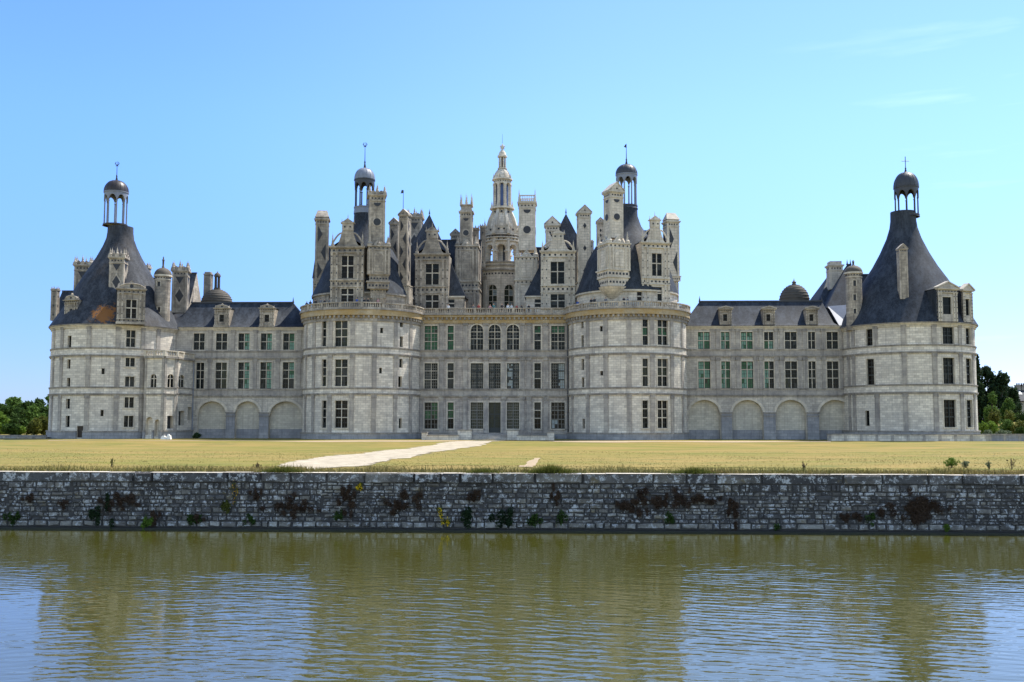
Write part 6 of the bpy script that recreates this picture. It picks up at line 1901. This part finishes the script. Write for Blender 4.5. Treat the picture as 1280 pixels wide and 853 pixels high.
weed(1237, 587, 575, 13, 'leaf_grey', 'thin grey-green weed further right on the lawn edge', 3, 260, 0.045)
weed(1264, 587, 573, 12, 'leaf_dead', 'tall reddish dry weed near the right edge of the lawn', 4, 160, 0.04)
weed(1005, 588, 577, 13, 'leaf_dead', 'thin dry weed on the lawn edge right of the middle', 5, 130, 0.04)
weed(140, 585, 571, 8, 'leaf_olive', 'tall yellowish weed standing on the left lawn', 6, 120, 0.04)
weed(322, 588, 578, 12, 'leaf_dead', 'reddish dry weed on the lawn edge near the path', 7, 200, 0.045)
def tuft(p, y_, hpx, wpx, lab, seed, n):
    x, y = hitG(p, y_ - 3); y = wall_y(x) + 0.32; z = 0.0
    k = (y - CAM.y)/FPX
    t = tag(empty('grass_tuft', (x, y, z)), lab, 'grass', 'grass tufts on the wall top')
    r = np.random.RandomState(seed)
    u = r.normal(0, 0.24, n)*wpx*k; d = r.normal(0, 0.13, n)
    h = hpx*k*(0.35+0.75*r.rand(n))*np.exp(-(u/(0.42*wpx*k))**2)+0.03
    a = r.uniform(0, 3.14, n); w2 = 0.014+0.012*r.rand(n)
    lean = r.normal(0, 0.4, (n, 2))*h[:, None]; lean[:, 1] -= 0.25*h
    v = np.zeros((n, 3, 3))
    v[:, 0] = np.stack([u-np.cos(a)*w2, d-np.sin(a)*w2, 0*u], 1); v[:, 1] = np.stack([u+np.cos(a)*w2, d+np.sin(a)*w2, 0*u], 1)
    droop = (r.rand(n) < 0.3)*0.8*h
    v[:, 2] = np.stack([u+lean[:, 0], d+lean[:, 1]-droop*0.8, h-droop], 1)
    me = tri_mesh('blades', v.reshape(-1, 3), 3, M['leaf_olive'])
    at = me.attributes.new('tint', 'FLOAT', 'FACE'); at.data.foreach_set('value', r.rand(n).astype(np.float32))
    o = bpy.data.objects.new('blades', me); COL.objects.link(o); put(o, (x, y, z), t)
tuft(690, 592, 12, 66, 'broad tuft of long grass hanging over the wall in the middle', 8, 1500)
tuft(608, 592, 7, 50, 'grass tuft on the wall top left of the broad tuft', 9, 700)
tuft(370, 591, 9, 70, 'grass tuft on the wall top below the end of the path', 10, 1000)
tuft(862, 594, 9, 60, 'dark grass tuft on the wall top right of the middle', 11, 1000)
# plants rooted in the joints of the moat wall: dry brown mats, green tufts, yellow flowers
ny = (wd_.y, -wd_.x)
def wall_hit(p, y_):
    d = ray(p, y_)
    n_ = Vector((ny[0], ny[1], 0)); p0 = Vector((wa[0], wa[1], 0)) + n_*0.08
    t = (p0 - CAM).dot(n_)/d.dot(n_)
    return CAM + d*t
def wall_plant(p, y_, wpx, hpx, mat, lab, group, seed, n, size=0.06, petals=None, name='wall_plant'):
    c = wall_hit(p, y_)
    s = (wall_hit(p+1, y_)-c).length
    wdt, h = wpx*s, hpx*s
    r = random.Random(seed)
    t = tag(empty(name, (c.x, c.y, c.z)), lab, 'plant', group)
    lobes = []
    dead = mat == 'leaf_dead'
    for i in range(max(7, int(wpx/(2.2 if dead else 4)))):
        u = r.gauss(0, .29); q = r.gauss(0, .27)*(1-min(0.8, abs(u)*1.2))
        k = 0.6 if dead else 1.0
        lobes.append((u*wdt*wd_.x + ny[0]*0.03, u*wdt*wd_.y + ny[1]*0.03, q*h, k*(wdt*r.uniform(.04, .12)+0.06), 0.05 if dead else 0.09, k*(h*r.uniform(.12, .26)+0.05)))
    v, tn = leaves(lobes, int(n*(0.6 if dead else 0.8)), size*(1.7 if dead else 1), seed, 0.13 if dead else 0.5)
    leaf_obj('leaves', v, tn, mat, (c.x, c.y, c.z), t)
    if petals:
        v, tn = leaves([(l[0]+ny[0]*0.08, l[1]+ny[1]*0.08, l[2], l[3]*0.9, 0.08, l[5]) for l in lobes], max(40, n//3), size*0.85, seed+1)
        leaf_obj('flowers', v, tn, petals, (c.x, c.y, c.z), t)
    m_ = MB()
    for lo in lobes[:8]: m_.tube((c.x-ny[0]*0.06, c.y-ny[1]*0.06, c.z+lo[2]*0.6-0.02), (c.x+lo[0], c.y+lo[1], c.z+lo[2]), 0.012, 0.006, 4)
    m_.build('stems', [M['bark']], t)
GB, GG = 'dry brown plants on the moat wall', 'green tufts on the moat wall'
brown = [(36, 624, 18, 14, 'small brown dry plant on the wall near its left end'), (80, 629, 12, 14, 'brown dry plant left of the first dark green tuft'), (152, 628, 44, 22, 'brown dry mat above the bright green tuft'), (192, 646, 16, 24, 'brown dry plant right of the bright green tuft'), (246, 649, 16, 18, 'low brown plant left of the orange flowers'), (320, 618, 16, 22, 'brown dry plant right of the orange flowers'), (367, 635, 50, 26, 'brown dry mat right below the path'), (436, 628, 28, 38, 'tall dark brown mat left of the middle'), (506, 630, 46, 28, 'broad brown mat left of the yellow flowers'), (594, 620, 22, 26, 'brown dry plant right of the yellow flowers'), (694, 625, 14, 30, 'narrow brown plant with green foot in the middle'), (802, 628, 50, 36, 'biggest dark brown mat right of the middle'), (862, 625, 60, 24, 'long brown mat reaching right from the biggest mat'), (916, 641, 22, 40, 'hanging brown plant at the end of the long mat'), (1064, 646, 20, 26, 'brown plant left of the far right brown mat'), (1140, 638, 76, 40, 'big brown mat in the right part of the wall')]
for i, (p, y_, w_, h_, lab) in enumerate(brown): wall_plant(p, y_, w_, h_, 'leaf_dead', lab, GB, 200+i, int(w_*h_*2.0)+150, 0.055)
green = [(16, 646, 14, 18, 'leaf_mid', 'small green tuft at the far left of the wall'), (133, 643, 26, 30, 'leaf_dark', 'dark green tuft left of the bright green one'), (182, 651, 20, 18, 'leaf_light', 'bright green tuft at the foot of the wall on the left'), (241, 650, 12, 18, 'leaf_mid', 'thin green tuft at the foot left of the orange flowers'), (283, 637, 14, 18, 'leaf_olive', 'olive green tuft below the orange flowers'), (311, 652, 12, 12, 'leaf_mid', 'little green fern at the wall foot below the path'), (425, 645, 12, 14, 'leaf_mid', 'small green tuft under the tall brown mat'), (585, 645, 30, 20, 'leaf_dark', 'dark green tuft right of the yellow flowers'), (628, 650, 34, 22, 'leaf_dark', 'wide dark green tuft at the foot in the middle'), (665, 652, 22, 16, 'leaf_mid', 'green tuft at the foot left of the narrow brown plant'), (703, 647, 12, 20, 'leaf_mid', 'green tuft under the narrow brown plant'), (838, 649, 14, 14, 'leaf_mid', 'green tuft under the biggest brown mat'), (971, 660, 7, 8, 'leaf_mid', 'tiny green tuft at the wall foot right of the long mat'), (1090, 648, 10, 14, 'leaf_mid', 'small green tuft left of the right brown mat'), (1184, 661, 9, 9, 'leaf_light', 'tiny bright green tuft at the wall foot on the right')]
for i, (p, y_, w_, h_, mt, lab) in enumerate(green): wall_plant(p, y_, w_, h_, mt, lab, GG, 300+i, int(w_*h_*1.6)+120, 0.05)
wall_plant(551, 638, 8, 18, 'leaf_olive', 'yellow flowering plant growing up the wall', None, 401, 150, 0.045, 'petal', 'flowering_plant')
wall_plant(559, 652, 11, 14, 'leaf_olive', 'yellow flowering plant at the wall foot', None, 402, 220, 0.045, 'petal', 'flowering_plant')
wall_plant(293, 611, 8, 20, 'leaf_olive', 'orange-yellow flowering plant under the coping on the left', None, 403, 110, 0.045, 'petal_orange', 'flowering_plant')
wall_plant(449, 609, 9, 11, 'leaf_olive', 'small yellowish plant under the coping left of the middle', None, 404, 240, 0.045, 'petal', 'flowering_plant')

# ================================================================== small house at the right edge
hxa, hza = hitY(1267, 515, 56)
hz0 = float(ground_h(hxa, 56))
HS = tag(empty('house', (hxa+4, 56, hz0)), 'small pale house with steep slate roof and two chimneys beyond the mound', 'house')
Yh = 56.0
xl, xr = hitY(1266, 500, Yh)[0], hitY(1266, 500, Yh)[0]+13
ze, zr = zz(500, Yh, 1270), zz(487, Yh+4, 1275)
mb = MB(); mb.box(xl, xr, Yh, Yh+8, hz0-0.5, ze, 0); mb.prism([(xl, ze), (xl, ze), (xl, ze)], Yh, Yh+1, 0)
mb.face([(xl, Yh, ze), (xl, Yh+8, ze), (xl, Yh+4, zr)], 0); mb.face([(xr, Yh, ze), (xr, Yh+8, ze), (xr, Yh+4, zr)], 0)
hwall = mb.build('wall', [M['roughcast']], HS)
mb = MB()
for s, y0 in ((1, Yh-0.4), (-1, Yh+8.4)):
    mb.face([(xl-0.3, y0, ze-0.25), (xr+0.3, y0, ze-0.25), (xr+0.3, Yh+4, zr+0.12), (xl-0.3, Yh+4, zr+0.12)], 0)
mb.face([(xl-0.3, Yh-0.4, ze-0.4), (xr+0.3, Yh-0.4, ze-0.4), (xr+0.3, Yh+4, zr), (xl-0.3, Yh+4, zr)], 0)
rf = mb.build('roof', [M['slate']], HS)
mb = MB(); x = hitY(1277.5, 492, Yh)[0]
t0, t1 = 0.5, 0.78
mb.face([(x-0.9, Yh-0.4+4.4*t0, ze-0.2+(zr-ze+0.32)*t0+0.1), (x+0.9, Yh-0.4+4.4*t0, ze-0.2+(zr-ze+0.32)*t0+0.1), (x+0.9, Yh-0.4+4.4*t1, ze-0.2+(zr-ze+0.32)*t1+0.1), (x-0.9, Yh-0.4+4.4*t1, ze-0.2+(zr-ze+0.32)*t1+0.1)], 0)
mb.build('skylight', [M['gpale']], rf)
for p in (1272.5, 1278):
    x = hitY(p, 486, Yh+4)[0]; zt = zz(481, Yh+4, p)
    mb = MB(); mb.box(x-0.55, x+0.55, Yh+3.5, Yh+4.5, zr-0.8, zt-0.3, 0); mb.box(x-0.65, x+0.65, Yh+3.4, Yh+4.6, zt-0.3, zt-0.1, 0); mb.lathe(x-0.2, Yh+4, [(0.18, zt-0.1), (0.14, zt+0.3)], 8, 1); mb.lathe(x+0.25, Yh+4, [(0.18, zt-0.1), (0.14, zt+0.3)], 8, 1)
    mb.build('chimney', [M['band'], M['door']], rf)
# lean-to in front, red-brown door
xa_, xb_ = hitY(1266, 508, Yh-3)[0], hitY(1277, 508, Yh-3)[0]
zl0, zl1 = zz(506.5, Yh-3, 1276), zz(500.5, Yh-3, 1268)
mb = MB(); mb.prism([(xa_, hz0-0.4), (xb_, hz0-0.4), (xb_, zl0), (xa_+0.6, zl1), (xa_, zl1)], Yh-3, Yh-0.02, 0)
mb.build('annex', [M['trim']], HS)
mb = MB(); mb.prism([(xa_-0.1, zl1+0.05), (xa_+0.65, zl1+0.05), (xb_+0.2, zl0+0.02), (xb_+0.2, zl0+0.2), (xa_+0.7, zl1+0.25), (xa_-0.1, zl1+0.25)], Yh-3.2, Yh-0.03, 0); mb.build('annex_roof', [M['slate']], HS)
mb = MB(); mb.box(xa_-1.0, xa_-0.02, Yh-2.6, Yh-2.4, hz0-0.2, zz(503, Yh-3, 1266), 0)
M['reddoor'] = plain('red_brown_boards', (0.10, 0.032, 0.022), 0.7, 0.3)
mb.build('gate_door', [M['reddoor']], HS)

# ================================================================== visitors on the roof terrace
def make_person():
    me = bpy.data.meshes.new('person')
    P = [(0, 0, .93), (0, .0, 1.12), (0, 0.01, 1.34), (0, 0.0, 1.48), (0, -.02, 1.56), (0, -.025, 1.66), (0, -.01, 1.73),
         (.18, 0, 1.40), (.25, .02, 1.16), (.22, -.12, 0.98), (.21, -.18, .92), (-.18, 0, 1.40), (-.25, .02, 1.16), (-.22, -.12, .98), (-.21, -.18, .92),
         (.10, 0, .86), (.11, -.01, .48), (.11, .02, .08), (.12, -.13, .04), (-.10, 0, .86), (-.11, -.01, .48), (-.11, .02, .08), (-.12, -.13, .04)]
    E = [(0, 1), (1, 2), (2, 3), (3, 4), (4, 5), (5, 6), (2, 7), (7, 8), (8, 9), (9, 10), (2, 11), (11, 12), (12, 13), (13, 14), (0, 15), (15, 16), (16, 17), (17, 18), (0, 19), (19, 20), (20, 21), (21, 22)]
    Rr = [.15, .145, .165, .065, .085, .1, .06, .068, .05, .04, .035, .068, .05, .04, .035, .095, .06, .045, .04, .095, .06, .045, .04]
    me.from_pydata(P, E, [])
    o = bpy.data.objects.new('person_base', me); COL.objects.link(o)
    md = o.modifiers.new('skin', 'SKIN')
    for sv, r in zip(me.skin_vertices[0].data, Rr): sv.radius = (r, r*0.8)
    me.skin_vertices[0].data[0].use_root = True
    ss = o.modifiers.new('sub', 'SUBSURF'); ss.levels = 1; ss.render_levels = 1
    dg = bpy.context.evaluated_depsgraph_get()
    m2 = bpy.data.meshes.new_from_object(o.evaluated_get(dg))
    bpy.data.objects.remove(o)
    for _ in range(4): m2.materials.append(None)
    for p in m2.polygons:
        c = p.center; p.use_smooth = True
        if c.z > 1.62 and (c.y > -0.04 or c.z > 1.72): k = 3
        elif c.z > 1.47 or (abs(c.x) > 0.19 and c.z < 1.12): k = 2
        elif c.z > 0.93: k = 0
        else: k = 1
        p.material_index = k
    return m2
pm = make_person()
for nme, c in (('cloth_dark', (0.03, 0.032, 0.04)), ('cloth_blue', (0.05, 0.10, 0.32)), ('cloth_white', (0.72, 0.72, 0.72)), ('cloth_red', (0.34, 0.06, 0.05)), ('cloth_grey', (0.16, 0.16, 0.17)), ('cloth_teal', (0.04, 0.15, 0.17)), ('cloth_pink', (0.5, 0.28, 0.27)), ('skin_tone', (0.42, 0.26, 0.18)), ('hair_dark', (0.03, 0.02, 0.015)), ('hair_fair', (0.25, 0.17, 0.08))):
    M[nme] = plain(nme, c, 0.85, 0.15, 6.0)
folk = [(383.5, 'dark', 'person in dark clothes, leftmost on the left tower terrace'), (388, 'dark', 'person in dark clothes, second from the left on the terrace'), (394.5, 'dark', 'person in dark clothes before the tall left chimney'), (401, 'grey', 'person in grey clothes right of the tall left chimney'), (405.5, 'dark', 'person in dark clothes left of the left tower dormer window'), (412.5, 'grey', 'person in grey clothes right beside the left tower dormer'), (446, 'blue', 'person in a blue top right of the left tower dormer'), (455.5, 'dark', 'person in dark clothes under the big left chimney'), (460, 'dark', 'person in dark clothes, right one of two under the left chimney'), (472.5, 'pink', 'person in a pinkish top right of the big left chimney'),
        (560.5, 'white', 'person in a white top below the left annex window'), (591.5, 'grey', 'person in grey, left of the lantern tower on the facade terrace'), (598.5, 'red', 'person in a red top left of the lantern tower'), (612.5, 'pink', 'person in a pink top before the left arched window'), (617, 'teal', 'person in a teal top before the left arched window'), (627.5, 'dark', 'person in dark clothes between the arched windows'), (634.8, 'white', 'person in a white shirt before the right arched window'), (639.5, 'white', 'person in a white shirt, right one of two before the right arched window'), (646, 'red', 'person in a red top right of the arched windows'), (652, 'dark', 'person in dark clothes under the railed chimney'), (661, 'dark', 'person in dark clothes right under the railed chimney'),
        (722, 'blue', 'person in a blue shirt at the left end of the right tower terrace'), (739, 'dark', 'person in dark clothes, left one of a pair on the right tower'), (743, 'dark', 'person in dark clothes, right one of a pair on the right tower'), (757, 'grey', 'person alone in grey under the big right chimney'), (780, 'dark', 'person in dark clothes left of the right tower drum window'), (784.5, 'grey', 'person in grey clothes left of the right tower drum window')]
r = random.Random(5)
for i, (p, cl, lab) in enumerate(folk):
    if 528 < p < 705:
        x, y = hitY(p, 382, 0.2)[0], 0.2 + r.uniform(-0.2, 0.5)
        x = hitY(p, 382, y)[0]
    else:
        S = S_KL if p < 528 else S_KR
        SC = Cyl(S.cx, S.cy, S.R - 0.1)
        u, _ = SC.hit(p, 378); x, y, _ = SC.P(u, 0, 0)
    o = bpy.data.objects.new('person', pm); COL.objects.link(o)
    put(o, (x, y, Z_T))
    k = r.uniform(0.95, 1.06); o.scale = (k, k, k)
    o.rotation_euler = (0, 0, r.uniform(-0.8, 0.8) + (math.pi if r.random() < .25 else 0))
    for j, mn in enumerate(('cloth_'+cl, 'cloth_dark' if cl != 'dark' else 'cloth_grey', 'skin_tone', r.choice(['hair_dark', 'hair_dark', 'hair_fair']))):
        o.material_slots[j].link = 'OBJECT'; o.material_slots[j].material = M[mn]
    tag(o, lab, 'person', 'visitors on the roof terrace')
bpy.context.view_layer.update()
